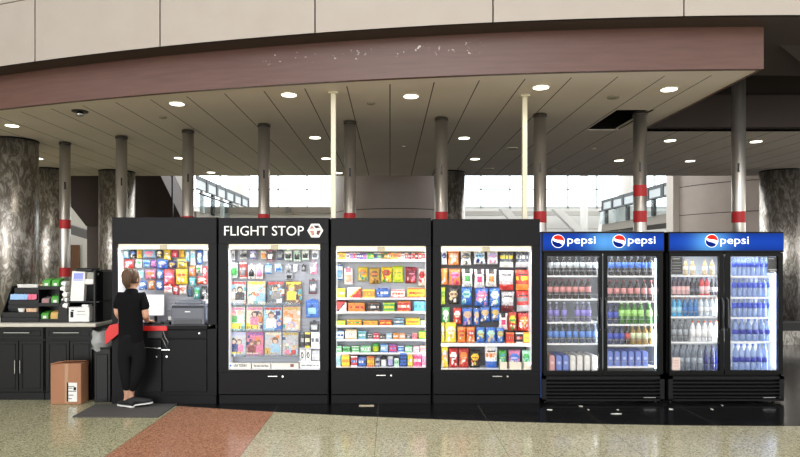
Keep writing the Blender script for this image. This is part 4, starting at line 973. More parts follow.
def lamp_strip(t, P, px, y0, y1, power, d=KD + .06, side=-1):
    x = XX(px, d); z0, z1 = ZZ(y1, d), ZZ(y0, d)
    o = obj('led_strip', bx(P(x - .012, d - KD, z0), P(x + .012, d - KD + .02, z1)), LED, t)
    area('strip_lamp', P(x - .02 if side < 0 else x + .02, d - KD + .03, (z0 + z1) / 2), (.03, z1 - z0), power, (PI / 2, 0, .8 if side < 0 else -.8), t, (.86, .94, 1))

DB = 6.98
cA = cooler(542, 664.5, 231.6, [(543.6, 602.4, 547, 599, 256, 371), (603.4, 663, 607.5, 658, 256, 371)], 'drinks cooler with two logos on its blue sign, beside the chip kiosk', ([(558, 566.5, 595.3), (619, 627, 655.2)], [604, 612]))
tA, PA, GA = cA
obj('blue_side_panel', bx(PA(GA[0] - .014, .02, .06), PA(GA[0] - .001, .7, ZZ(233, KD))), mat('blue side wrap', (30, 60, 130), .35), tA)
cB = cooler(668.5, 784, 231.8, [(669.5, 723.6, 671, 719.5, 256.5, 371), (724.8, 783, 730.5, 778.5, 256.5, 370.5)], 'drinks cooler with a single logo on its sign, nearest the swirled column', ([(711.5, 719.3, 748.5)], [708, 714]))
tB, PB, GB = cB
# lamps
lamp_strip(tA, PA, 656.6, 258, 369, 3.5); lamp_strip(tA, PA, 600.8, 258, 369, 1.6); lamp_strip(tB, PB, 776.6, 258, 369, 8); lamp_strip(tB, PB, 722, 258, 369, 3)
area('top_lamp', PA((GA[0] + GA[1]) / 2, .1, GA[3] - .02), (1.1, .04), 3, (-.3, 0, 0), tA, (.9, .96, 1)); area('top_lamp', PB((GB[0] + GB[1]) / 2, .1, GB[3] - .02), (1.1, .04), 4, (-.3, 0, 0), tB, (.9, .96, 1))
def hh(y0, y1): return (y1 - y0) * DB / F
wA1 = lambda s: f'{s} shelf, first cooler door'
def seq(a, b, n): return [a + (b - a) * i / (n - 1) for i in range(n)]
cola = dict(liquid=(30, 16, 12), cap=(40, 40, 44)); 
sh = [cshelf(tA, PA, 547, 599, y) for y in (275.6, 299, 322, 343.4)]
bottles('silver cola', 'white-labelled dark cola', seq(550.4, 595.4, 8), DB, sh[0], hh(257.5, 275.6), .066, dict(liquid=(26, 20, 22), lab=(214, 222, 232), cap=(60, 60, 66), lab_band=(.42, .72)), wA1('top'))
bottles('wild cola', 'pink-labelled dark cola', seq(549.6, 588, 7), DB, sh[1], hh(279.5, 299), .066, dict(liquid=(40, 18, 16), lab=(222, 150, 150), cap=(140, 60, 64), lab_band=(.34, .62)), wA1('second'))
bottles('berry soda', 'blue and violet labelled soda', [550, 556.4, 564, 577.2, 583, 588.4], DB, sh[2], hh(302.5, 322), .062, dict(liquid=(120, 120, 150), lab=(150, 140, 220), cap=(190, 200, 230), lab_band=(.3, .6), clear=.8), wA1('third'))
bottles('blue soda', 'blue-labelled clear soda', [550, 556, 562.2, 569, 575.4, 582, 588.4, 594.6], DB, sh[3], hh(324.5, 343.4), .062, dict(liquid=(90, 100, 120), lab=(104, 150, 226), cap=(150, 170, 210), lab_band=(.3, .62), clear=.85), wA1('fourth'))
def cartons(specs, zb, y0, y1, where, d=6.95):
    for i, (px, c, nm) in enumerate(specs):
        h = (y1 - y0) * d / F; w = .062; bm = nb()
        prism(bm, [(-w / 2, 0, 0), (w / 2, 0, 0), (w / 2, 0, h * .72), (w / 2 - .012, .0, h * .8), (-w / 2 + .004, 0, h * .8), (-w / 2, 0, h * .76)], (0, .3, 0))
        bmesh.ops.bevel(bm, geom=bm.edges[:], offset=.003, segments=1, affect='EDGES')
        t = thing('drink_carton', f'{nm} drinks carton, {ORD[i] + (" from left" if i else " one")}, {where}', 'carton', (XX(px, d), d, zb + .001), 'cartons lined on the cooler bottom shelves')
        obj('case', bm, mat('carton ' + nm, c, .45), t)
        bm = lathe(nb(), [(w * .3, 0), (w * .3, -.001)], 14, (0, -.0005, h * .42), 'Y'); obj('round_print', bm, mat('carton print ' + nm, tuple(min(255, v * .5 + 125) for v in c), .5), t)
zb = GA[2] + .012
ctn = [(552.2, (214, 160, 158), 'red and white'), (559, (108, 130, 204), 'blue'), (566, (96, 122, 200), 'blue'), (573, (226, 224, 220), 'white'), (580, (214, 210, 204), 'white'), (587.4, (228, 226, 220), 'white'), (594.6, (232, 232, 230), 'white')]
cartons(ctn, zb, 351, 370, 'below the four shelves, first cooler door')
s2 = [cshelf(tA, PA, 607.5, 654, y) for y in (275.8, 301, 324.2, 344.8)] + [cshelf(tA, PA, 607.5, 654, 366.4, True)]
wA2 = lambda s: f'{s} shelf, second cooler door'
bottles('blue cola', 'blue-labelled dark cola', seq(611.4, 651, 7), DB, s2[0], hh(257, 275.8), .066, dict(liquid=(26, 20, 22), lab=(80, 130, 230), cap=(70, 76, 90), lab_band=(.4, .7)), wA2('top'))
bottles('wild cola', 'pink-labelled dark cola', seq(609.6, 651, 7), DB, s2[1], hh(280.5, 301), .064, dict(liquid=(40, 18, 16), lab=(222, 150, 150), cap=(140, 60, 64), lab_band=(.34, .62)), wA2('second'))
bottles('navy soda', 'navy-labelled soda', [609.8, 615.6], DB, s2[2], hh(304, 324.2), .062, dict(liquid=(60, 66, 100), lab=(70, 90, 190), cap=(60, 70, 140), lab_band=(.3, .6)), wA2('third'))
bottles('lime soda', 'green lime soda', [621.4, 627.6, 634, 640.6, 649], DB, s2[2], hh(303, 324.2), .068, dict(liquid=(52, 120, 36), lab=(170, 222, 130), cap=(190, 230, 170), lab_band=(.36, .66)), wA2('third'))
bottles('navy soda', 'blue-labelled dark soda', [609.8, 615.8, 621.6], DB, s2[3], hh(326.4, 344.8), .064, dict(liquid=(36, 34, 50), lab=(90, 150, 226), cap=(60, 70, 140), lab_band=(.3, .6)), wA2('fourth'))
bottles('red soda', 'single red-labelled dark soda', [627.2], DB, s2[3], hh(326.4, 344.8), .06, dict(liquid=(40, 22, 20), lab=(200, 90, 90), cap=(150, 50, 50), lab_band=(.3, .6)), wA2('fourth'))
bottles('ginger ale', 'pale-labelled golden ginger ale', [632.6, 638.6, 645, 651.4], DB, s2[3], hh(326.2, 344.8), .064, dict(liquid=(160, 130, 66), lab=(214, 224, 190), cap=(200, 190, 150), lab_band=(.32, .62), clear=.9), wA2('fourth'))
cartons([(610.4 + 7 * i, (84, 106, 200), 'blue') for i in range(6)], s2[4], 348, 366.4, 'bottom shelf, second cooler door')
# cooler B
s3 = [cshelf(tB, PB, 671, 719, y) for y in (275.4, 295.6, 316.6, 341.8)]; wB1 = lambda s: f'{s} shelf, third cooler door'
bottles('coffee', 'slim tan coffee', [685.4, 692.6, 704.6, 711.8], DB, s3[0], hh(260, 275.4), .05, dict(liquid=(196, 164, 120), lab=(226, 210, 176), cap=(150, 110, 70), lab_band=(.1, .6)), wB1('top'))
bottles('navy cap juice', 'navy-capped white and red labelled', [673.6, 678.2, 682.8, 687.4], DB, s3[1], hh(277.5, 295.6), .05, dict(liquid=(70, 50, 70), lab=(236, 190, 190), cap=(40, 50, 150), lab_band=(.06, .5)), wB1('second'))
bottles('dark soda', 'plain dark', [692, 696.6], DB, s3[1], hh(278.4, 295.6), .05, dict(liquid=(34, 34, 44), lab=(90, 96, 120), cap=(50, 50, 60), lab_band=(.2, .4)), wB1('second'))
bottles('red juice', 'red fruit juice', [701.4, 706.6], DB, s3[1], hh(277.4, 295.6), .056, dict(liquid=(206, 60, 66), lab=(236, 200, 204), cap=(70, 70, 170), lab_band=(.1, .5)), wB1('second'))
bottles('red juice2', 'dark mixed juice', [712, 716.6], DB, s3[1], hh(279, 295.6), .048, dict(liquid=(60, 60, 66), lab=(190, 190, 196), cap=(70, 60, 66), lab_band=(.2, .5)), wB1('second'))
bottles('cyan sport', 'bright cyan sports drink', [673.8, 679], DB, s3[2], hh(298, 316.6), .056, dict(liquid=(70, 170, 220), lab=(170, 220, 240), cap=(196, 120, 84), lab_band=(.2, .5)), wB1('third'))
bottles('blue sport', 'deep blue sports drink', [684.6, 690, 695.2], DB, s3[2], hh(298, 316.6), .056, dict(liquid=(36, 110, 170), lab=(60, 120, 190), cap=(180, 116, 86), lab_band=(.2, .5)), wB1('third'))
bottles('clear sport', 'pale clear sports drink', [700.6, 706, 711.4, 716.6], DB, s3[2], hh(298, 316.6), .056, dict(liquid=(200, 210, 222), lab=(226, 230, 236), cap=(190, 126, 96), lab_band=(.2, .5)), wB1('third'))
bottles('clear dark', 'clear dark-topped', [673.8, 679.6, 685.4], DB, s3[3], hh(320, 341.8), .054, dict(liquid=(120, 126, 134), lab=(170, 176, 186), cap=(60, 50, 50), lab_band=(.3, .55), clear=.75), wB1('fourth'))
bottles('milk', 'white milk', [692.4, 698.4, 704.4, 710.4, 716.2], DB, s3[3], hh(321.5, 341.8), .062, dict(liquid=(232, 234, 238), lab=(244, 244, 246), cap=(226, 110, 50), lab_band=(.2, .6)), wB1('fourth'))
zb = GB[2] + .012
bottles('sparkling', 'clear sparkling water', [675, 681, 687.2, 693.4, 699.6], DB, zb, hh(345.5, 371), .058, dict(liquid=(110, 122, 140), lab=(160, 170, 184), cap=(80, 84, 96), lab_band=(.3, .5), clear=.7), 'lowest level, third cooler door')
bottles('navy water', 'navy-labelled dark water', [706, 712.4, 717.4], DB, zb, hh(346, 371), .054, dict(liquid=(50, 60, 110), lab=(24, 36, 120), cap=(50, 60, 90), lab_band=(.26, .55)), 'lowest level, third cooler door')
s4 = [cshelf(tB, PB, 731, 772, y, False) for y in (276, 297.2, 317.4, 341.6)]; wB2 = lambda s: f'{s} shelf, fourth cooler door'
wat = dict(liquid=(130, 158, 212), lab=(34, 70, 196), cap=(80, 116, 210), clear=.6)
for i, (ztop, zz_, nm) in enumerate(((258.5, s4[0], 'top'), (279, s4[1], 'second'), (299.4, s4[2], 'third'))):
    bottles('water', 'blue-labelled water', seq(734, 766.4 if i == 0 else 769, 8), DB, zz_, hh(ztop, (276, 297.2, 317.4)[i]), .05, dict(wat, lab_band=(.5, .78)), wB2(nm))
bottles('big water', 'large blue-banded water', seq(735.4, 768, 6), DB, s4[3], hh(319.5, 341.6), .07, dict(wat, lab=(20, 44, 160), lab_band=(.32, .52)), wB2('fourth'))
bottles('big water', 'large blue-banded water', seq(735.4, 764.6, 6), DB, zb, hh(344.6, 371), .066, dict(wat, lab=(20, 44, 160), lab_band=(.32, .5)), 'lowest level, fourth cooler door')
# notices taped inside the glass
def notice(px0, px1, y0, y1, label, back, ink, lines, d=6.883):
    w, h = (px1 - px0) * d / F, (y1 - y0) * d / F
    t = thing('notice', label, 'sign', (XX((px0 + px1) / 2, d), d, ZZ(y1, d)), 'small notices on the cooler doors'); obj('sheet', bx((-w / 2, 0, 0), (w / 2, .002, h)), back, t)
    bm = nb()
    for a, b, c, e in lines: box(bm, (-w / 2 + w * a, -.0008, h * c), (-w / 2 + w * b, 0, h * e))
    obj('print', bm, ink, t)
INKW = mat('white print', (190, 190, 186), .6); NB = mat('black notice', (26, 27, 28), .5)
notice(671.4, 682.6, 257.2, 274.2, 'dark notice sheet taped inside the third cooler door', NB, INKW, [(.1, .75, .88, .93), (.1, .9, .66, .68), (.1, .85, .5, .52), (.1, .8, .34, .36), (.1, .9, .18, .2)], 6.883)
notice(767.4, 778.2, 256.8, 272.8, 'black notice with white heading in upper corner of the brightest door', NB, INKW, [(.1, .6, .86, .91), (.1, .14, .6, .64), (.8, .85, .6, .64), (.1, .14, .44, .47), (.8, .85, .44, .47), (.1, .9, .16, .23), (.25, .75, .06, .12)], 6.883)
notice(672.2, 680.2, 357.4, 370, 'small pale card leaning on bottles low behind third cooler door', mat('pale pink card', (236, 214, 206), .7), mat('faint red ink', (200, 120, 110), .7), [(.2, .8, .75, .78), (.2, .8, .55, .58), (.2, .8, .3, .33)], 6.9)
notice(544.2, 550.4, 363, 369.6, 'tiny pale sticker at bottom corner of the first cooler door', mat('pale sticker', (220, 190, 184), .7), mat('faint red ink'), [(.2, .8, .6, .66), (.2, .8, .3, .36)], 6.884) if False else None

# ------------------------------------------------------------ left counter
dc = 7.03
def cabinet(px0, px1, mid, label, handle_px):
    X0, X1 = XX(px0, dc), XX(px1, dc); t = thing('base_cabinet', label, 'cabinet', ((X0 + X1) / 2, dc, 0), 'black base cabinets'); ox = -(X0 + X1) / 2; Zt = .855
    def P(x, y, z): return (x + ox, y, z)
    obj('body', bx(P(X0, .02, .0), P(X1, .6, Zt)), BLACK2, t); obj('plinth', bx(P(X0, .004, 0), P(X1, .02, .085), .003), BLACK2, t)
    def panel(nm, a, b, z0, z1):
        o = obj(nm, bx(P(a, 0, z0), P(b, .02, z1), .003), BLACK2, t)
        bm = nb(); i = .032
        for q in ((a + i, b - i, z0 + i, z0 + i + .012), (a + i, b - i, z1 - i - .012, z1 - i), (a + i, a + i + .012, z0 + i, z1 - i), (b - i - .012, b - i, z0 + i, z1 - i)):
            box(bm, P(q[0], -.006, q[2]), P(q[1], 0, q[3]), .002)
        obj('moulding', bm, BLACK2, o); return o
    dr = panel('drawer', X0 + .01, X1 - .01, ZZ(339, dc), ZZ(327.5, dc))
    hx = XX(handle_px, dc); zh = ZZ(332.6, dc)
    bm = tube(nb(), [P(hx - .15, 0, zh), P(hx - .15, -.025, zh), P(hx + .15, -.025, zh), P(hx + .15, 0, zh)], .006, 8); obj('handle', bm, CHROME, dr)
    xm = XX(mid, dc); z0, z1 = .1, ZZ(341, dc)
    for a, b, hx in ((X0 + .01, xm - .004, xm - .03), (xm + .004, X1 - .01, xm + .03)):
        dd = panel('door', a, b, z0, z1); zc = ZZ(366.5, dc)
        bm = tube(nb(), [P(hx, 0, zc - .075), P(hx, -.025, zc - .075), P(hx, -.025, zc + .075), P(hx, 0, zc + .075)], .006, 8); obj('handle', bm, CHROME, dd)
cabinet(-6, 44.2, 18.6, 'black cabinet with steel handles, further from the cardboard box', 18)
cabinet(44.8, 93, 69.5, 'black panelled cabinet standing behind the cardboard box', 67.5)
cabinet(-56, -6.6, -31, 'black cabinet at the end of the run under the countertop', -31)
bm = bx((XX(-60, dc), dc - .03, .857), (XX(97, dc), dc + .62, .9), .006); tag(obj('countertop', bm, mat('pale grey worktop', (196, 192, 180), .4)), 'long pale grey worktop lying on the black cabinets', 'countertop')
CT = .901
# stepped organiser
d0 = 7.12; x0, x1 = XX(2, d0), XX(39, d0); w = x1 - x0
t = thing('condiment_organizer', 'black three-tier organizer of packets, first on the pale worktop', 'organizer', ((x0 + x1) / 2, d0, CT))
bm = nb(); box(bm, (-w / 2, 0, 0), (w / 2, .14, .12), .004); box(bm, (-w / 2 + .01, .1, .12), (w / 2 - .01, .24, .26), .004); box(bm, (-w / 2 + .02, .2, .26), (w / 2 - .02, .33, .40), .004)
for k in range(3): box(bm, (-w / 2 + .01 * k, -.012 + .1 * k, .0 + .14 * k), (w / 2 - .01 * k, .002 + .1 * k, .06 + .14 * k), .004)
for s in (-1, 1): prism(bm, [(s * w / 2, -.012, 0), (s * w / 2, -.012, .07), (s * w / 2, .2, .42), (s * w / 2, .33, .42), (s * w / 2, .33, 0)], (s * .008, 0, 0))
obj('tray', bm, PLASTIC, t)
ox_, oy_ = (x0 + x1) / 2, d0
def bits(n, xr, y, z, m, nm, lab, cat, kind):
    for i in range(n):
        x = xr[0] + (xr[1] - xr[0]) * (i + .5) / n; bm = nb()
        if kind == 'cup': lathe(bm, [(.018, 0), (.027, .04), (.029, .043)], 12)
        else: prism(bm, [(-.03, -.002, 0), (.03, -.002, 0), (.032, -.002, .062), (-.026, -.002, .07)], (0, .004, 0))
        o = obj(nm, bm, m, None, False, (ox_ + x, oy_ + y, CT + z)); o.rotation_euler = (-.25 if kind != 'cup' else 0, random.uniform(-.35, .35) if kind != 'cup' else 0, random.uniform(-.3, .3)); tag(o, lab, cat, lab)
bits(9, (-.17, .07), .235, .401, WHITE, 'creamer_cup', 'white creamer cups heaped on the organizer\'s topmost tier', 'cup', 'cup')
bits(2, (.11, .17), .235, .401, mat('peach', (226, 190, 160), .6), 'creamer_cup', 'peach creamer cup beside the white ones, topmost organizer tier', 'cup', 'cup')
bits(5, (-.19, .0), .12, .261, mat('paper blue', (150, 186, 230), .7), 'sugar_packet', 'pale blue sweetener packet on the middle organizer tier', 'packet', 'p')
bits(3, (.01, .11), .12, .261, mat('paper pink', (226, 110, 140), .7), 'sugar_packet', 'pink sweetener packet on the middle organizer tier', 'packet', 'p')
bits(2, (-.03, .02), .03, .121, WHITE, 'stirrer_cup', 'small white cup on the lowest organizer tier', 'cup', 'cup')
bits(4, (.06, .18), .03, .121, mat('peach'), 'stirrer_cup', 'small peach cup on the lowest organizer tier', 'cup', 'cup')
# tea rack
d0 = 7.12; x0, x1 = XX(38.6, d0), XX(59, d0); w = x1 - x0; cx = (x0 + x1) / 2
t = thing('tea_rack', 'black three-tier rack holding green tea boxes', 'rack', (cx, d0, CT))
bm = nb()
zs_ = [0, .19, .39]
for k, z in enumerate(zs_):
    box(bm, (-w / 2, 0, z), (w / 2, .2, z + .012)); box(bm, (-w / 2, -.004, z), (w / 2, 0, z + .04))
for s in (-1, 1): box(bm, (s * w / 2 - .004, -.004, 0), (s * w / 2 + .004, .2, .43))
box(bm, (-w / 2, .19, 0), (w / 2, .2, .43)); obj('frame', bm, PLASTIC, t)
GB_ = mat('green tea carton', (76, 160, 60), .5)
for k, (px, zi, m, lab, hgt) in enumerate(((45.3, 2, GB_, 'green tea box on top tier of rack, nearer the organizer', .12), (54.4, 2, GB_, 'green tea box on top tier of rack, nearer the napkins', .12), (44.3, 1, mat('mauve carton', (150, 130, 134), .6), 'greyish mauve tea box on middle tier of rack', .1), (54, 1, GB_, 'green tea box on middle tier of rack', .13), (43.6, 0, GB_, 'green tea box on lowest tier of rack', .12), (53.2, 0, mat('tan carton', (206, 168, 96), .6), 'tan tea box on lowest tier of rack', .13))):
    t = thing('tea_box', lab, 'box', (XX(px, d0), d0 + .02, CT + zs_[zi] + .013), 'tea boxes in the black rack'); ww = .043
    bm = nb(); prism(bm, [(-ww, 0, 0), (-ww, .12, 0), (-ww, .12, hgt * .96), (-ww, .02, hgt * .8), (-ww, 0, hgt * .62)], (ww * 2, 0, 0)); obj('carton', bm, m, t)
    if m is GB_: obj('white_print', bx((-.02, -.001, .03), (.02, 0, .06)), WHITE, t)
    elif 'mauve' in lab: obj('print', bx((-.03, -.001, .02), (.03, 0, .07)), mat('dull red print', (170, 120, 120), .6), t)
# napkin dispenser
d0 = 7.1
t = thing('napkin_holder', 'black slanted holder stuffed with white napkins', 'holder', (XX(64, d0), d0, CT))
bm = nb(); prism(bm, [(-.08, 0, 0), (.05, 0, 0), (.035, 0, .22), (-.03, 0, .26), (-.06, 0, .2)], (0, .16, 0)); obj('holder', bm, PLASTIC, t)
bm = nb()
for k, (x, z, r) in enumerate(((-.01, .26, .035), (.0, .33, .03), (-.02, .4, .03), (-.005, .46, .028), (.02, .2, .03))):
    prism(bm, [(x - r, .03 - .01 * k, z - r * .6), (x + r * .6, .03 - .01 * k, z - r), (x + r, .03 - .01 * k, z + r * .7), (x - r * .3, .03 - .01 * k, z + r), (x - r * 1.1, .03 - .01 * k, z + r * .3)], (0, .09, 0))
obj('napkins', bm, WHITE, t)
bm = nb(); prism(bm, [(-.035, .03, .15), (-.02, .03, .15), (.0, .03, .46), (-.015, .03, .46)], (0, .02, 0)); obj('folded_wad', bm, WHITE, t)
# countertop machine on a black stand
d0 = 7.1
t = thing('appliance_stand', 'black open stand carrying the white screen machine', 'stand', (XX(84, d0), d0, CT)); x0, x1 = XX(68.6, d0) - XX(84, d0), XX(99, d0) - XX(84, d0)
bm = nb(); box(bm, (x0, 0, .235), (x1, .4, .25)); box(bm, (x1 - .06, -.01, 0), (x1 - .04, .4, .62)); box(bm, (x0, .38, 0), (x1 - .04, .4, .6)); box(bm, (x0, 0, 0), (x0 + .01, .4, .24)); box(bm, (x0, 0, 0), (x1 - .05, .4, .01))
prism(bm, [(x1 - .06, -.01, .0), (x1, .1, .0), (x1, .1, .6), (x1 - .06, -.01, .62)], (0, .25, 0)); obj('frame', bm, PLASTIC, t)
t = thing('countertop_machine', 'white countertop machine with tilted blue screen on black stand', 'machine', (XX(77, d0), d0 + .02, CT + .252)); u = d0 / F
bm = nb(); prism(bm, [(-7.6 * u, 0, 0), (5.6 * u, 0, 0), (7.2 * u, 0, 29 * u), (-5.6 * u, 0, 30 * u)], (0, .06, 0)); obj('front_housing', bm, WHITE, t)
obj('screen', prism(nb(), [(-4.4 * u, -.003, 20.5 * u), (5 * u, -.003, 20.5 * u), (5.6 * u, -.003, 28 * u), (-3.8 * u, -.003, 28 * u)], (0, .003, 0)), mat('blue lcd', (120, 130, 220), .3, emit=(120, 130, 220), est=.5), t)
bm = nb()
for i in range(5): box(bm, ((-3.4 + 1.8 * i) * u, -.004, 21.2 * u), ((-2.4 + 1.8 * i) * u, -.003, 22.2 * u))
obj('screen_buttons', bm, WHITE, t)
bm = nb(); prism(bm, [(7 * u, .02, 16 * u), (17 * u, .02, 17 * u), (20 * u, .02, 28 * u), (9 * u, .02, 29 * u)], (0, .3, 0)); obj('side_body', bm, mat('silver grey plastic', (150, 148, 140), .4), t)
obj('spout_cover', bx((6 * u, .0, 17 * u), (15.5 * u, .06, 22 * u), .004), WHITE, t)
obj('lid', bx((-5 * u, .06, 29.5 * u), (12 * u, .25, 33 * u), .008), PLASTIC, t)
d0 = 7.08; t = thing('paper_box', 'white carton with black printed symbol under the screen machine', 'box', (XX(79, d0), d0, CT + .011)); w = 20.5 * d0 / F / 2
obj('carton', bx((-w, 0, 0), (w, .2, .17), .003), WHITE, t)
bm = bx((-w + .02, -.001, .05), (-w + .055, 0, .12)); box(bm, (-w + .03, -.001, .125), (-w + .06, 0, .14)); box(bm, (-.02, -.001, .12), (.07, 0, .126)); box(bm, (-.03, -.001, .08), (.08, 0, .084)); obj('print', bm, INK, t)
obj('paper_roll', bx((.02, .02, .171), (.1, .12, .2), .004), WHITE, t)

# cardboard box on floor
db = 6.83
x0, x1 = XX(51, db), XX(81.5, db); t = thing('cardboard_box', 'tall brown taped cardboard box on the floor by the cabinets', 'box', ((x0 + x1) / 2, db, 0)); w = (x1 - x0) / 2; h = ZZ(363.5, db)
t.location.y = 6.82; t.rotation_euler = (0, 0, .0)
bm = bx((-w, 0, .001), (w, .17, h), .004); obj('carton', bm, CARDB, t)
bm = nb(); prism(bm, [(-w, .0, h), (-w + .02, -.03, h + .0), (w * .0, .0, h + .03), (w + .02, .08, h + .02), (w, .17, h)], (0, .002, .004)); obj('flap', bm, CARDB, t)
TAPE = glass_mat('clear packing tape', .25, (214, 186, 158)); bm = bx((-.012, -.0015, 0.01), (.03, -.0004, h)); obj('tape', bm, mat('shiny tape', (176, 138, 108), .2), t)
obj('shipping_label', bx((w - .23 + .07, -.0015, .03), (w - .045, -.0005, .245)), WHITE, t)
bm = nb()
for z, a in ((.2, .07), (.18, .05), (.145, .09), (.1, .06), (.06, .04)): box(bm, (w - .145, -.002, z), (w - .145 + a, -.0016, z + .008))
obj('label_print', bm, INK, t); obj('label_code', bx((w - .085, -.002, .16), (w - .055, -.0016, .195)), INK, t)
# bin with plastic liner
db = 6.9; x0, x1 = XX(94, db), XX(110.6, db); w = (x1 - x0) / 2
t = thing('waste_bin', 'black waste bin with translucent liner between cabinets and service kiosk', 'bin', ((x0 + x1) / 2, db, 0))
bm = bx((-w, 0, 0), (w, .4, .62), .008); box(bm, (-w + .03, -.01, .03), (w - .03, 0, .56), .006); obj('body', bm, PLASTIC, t)
LINER = mat('translucent liner', (200, 202, 202), .25); NT(LINER).b.inputs['Alpha'].default_value = .55
rng = random.Random(4); bm = nb(); ring = []
rows_ = []
for j in range(7):
    z = .60 + .22 * j / 6; r = []
    for i in range(25):
        a = 2 * PI * i / 24; k = 1 + .05 * math.sin(7 * a + j) + .04 * rng.uniform(-1, 1) + (.16 if j in (2, 3) else 0)
        r.append((( w + .03) * k * math.cos(a) - .05, .19 + .2 * k * math.sin(a), z + .012 * math.sin(5 * a + j)))
    r = [(max(x, -w + .004) if y > .06 else x, y, z) for x, y, z in r]
    r[-1] = r[0]; rows_.append(r)
sheet(bm, rows_); obj('liner', bm, LINER, t, True)
obj('rim', bx((-w, 0, .62), (w, .4, .635), .004), PLASTIC, t)

# floor mat
pts = [(XX(72.5, 984 / 157.5), 984 / 157.5), (XX(158, 984 / 157.8), 984 / 157.8), (XX(177, 6.80), 6.80), (XX(96, 6.80), 6.80)]
bm = prism(nb(), [(x, y, .001) for x, y in pts], (0, 0, .012)); m = mat('dark grey rubber mat', (74, 72, 70), .8); tag(obj('floor_mat', bm, m), 'dark grey rubber floor mat under the woman\'s feet', 'mat')
# bits on the black floor
for px, py, w, d_, lab in ((366.5, 406, .17, .06, 'beige rectangular floor plate in front of the candy kiosk'),):
    d = 984 / (py - 260); tag(obj('floor_plate', bx((-w / 2, -d_ / 2, .0005), (w / 2, d_ / 2, .006), .002), mat('beige floor plate', (190, 176, 150), .5), None, False, (XX(px, d), d, 0)), lab, 'floor plate')
for i, (px, py, w, lab) in enumerate(((549.5, 410, .07, 'small white scrap on black floor left of the first cooler grille'), (581, 406.5, .06, 'flat pale scrap under the first cooler'), (588.5, 410, .02, 'tiny pale crumb by the first cooler grille'), (616, 414, .16, 'largest torn paper scrap on the black floor'), (618, 410, .03, 'crumb just behind the largest paper scrap'), (671, 409.5, .06, 'grey scrap in front of the gap between coolers'), (712, 409.5, .03, 'small scrap before the second cooler'), (722, 405.5, .02, 'bright crumb at the second cooler grille'))):
    d = 984 / (py - 260); rng = random.Random(i); n = 7
    pts = [(w / 2 * rng.uniform(.7, 1) * math.cos(2 * PI * k / n), .03 * rng.uniform(.5, 1) * math.sin(2 * PI * k / n), .001) for k in range(n)]
    tag(obj('paper_scrap', prism(nb(), pts, (0, 0, .004)), mat('scrap paper', (206, 202, 194), .8), None, False, (XX(px, d), d, 0)), lab, 'litter', 'scraps on the black floor')

# ------------------------------------------------------------ the woman at the kiosk
SKIN = mat('skin', (214, 166, 140), .55); CLOTH = mat('black jersey', (13, 13, 16), .9, spec=.15); TROU = mat('black trousers cloth', (20, 20, 23), .9, spec=.15)
HAIR = panel_mat('light brown hair', (54, 37, 24), (104, 75, 47), .6); HAIRD = mat('dark hair', (66, 48, 36), .6)
def skinned(verts, edges, radii, sub=2):
    me = bpy.data.meshes.new('s'); me.from_pydata([tuple(v) for v in verts], edges, []); o = bpy.data.objects.new('s', me); COL.objects.link(o)
    md = o.modifiers.new('k', 'SKIN'); md.use_smooth_shade = True
    for i, r in enumerate(radii):
        me.skin_vertices[0].data[i].radius = (r, r) if not isinstance(r, tuple) else r
        me.skin_vertices[0].data[i].use_root = i == 0
    s = o.modifiers.new('u', 'SUBSURF'); s.levels = s.render_levels = sub
    dg = bpy.context.evaluated_depsgraph_get(); dg.update(); out = bpy.data.meshes.new_from_object(o.evaluated_get(dg)); bpy.data.objects.remove(o); return out
def chains(lst):
    """lst of chains of (point, radius); the first chain's first point is the root; chains may start with an index to join"""
    V, E, R_ = [], [], []
    idx = {}
    for ch in lst:
        prev = None
        for it in ch:
            if isinstance(it, str): prev = idx[it]; continue
            p, r = it[0], it[1]; V.append(Vector(p)); R_.append(r); k = len(V) - 1
            if len(it) > 2: idx[it[2]] = k
            if prev is not None: E.append((prev, k))
            prev = k
    return V, E, R_
B = 6.6
q = lambda px, py, dd=0.0: W(px, py, B + dd)
hipc = q(130.5, 340)
def hand_chain(wr, dirv, up, side, s=1.0):
    dirv = dirv.normalized(); sd = dirv.cross(up).normalized() * side; out = []
    palm = wr + dirv * .05 * s
    for k, (o_, ln) in enumerate(((-.028, .062), (-.010, .072), (.009, .068), (.026, .052))):
        b = wr + dirv * .075 + sd * o_
        out.append([(wr + dirv * .03 + sd * o_ * .7, .011), (b, .0098), (b + dirv * ln * .5 - up * .008, .0088), (b + dirv * ln - up * .026, .0075)])
    out.append([(wr + dirv * .02 - sd * .02, .0115), (wr + dirv * .045 - sd * .045 - up * .006, .0098), (wr + dirv * .075 - sd * .055 - up * .016, .008)])
    return out, palm
LSh, RSh = q(120.5, 296.5, .0), q(142, 296.5, .02)
LE, RE = q(117.2, 313, -.02), q(145.8, 316, .02)
LW, RW = W(124, 322.5, 6.79), W(146.6, 320.6, 6.8)
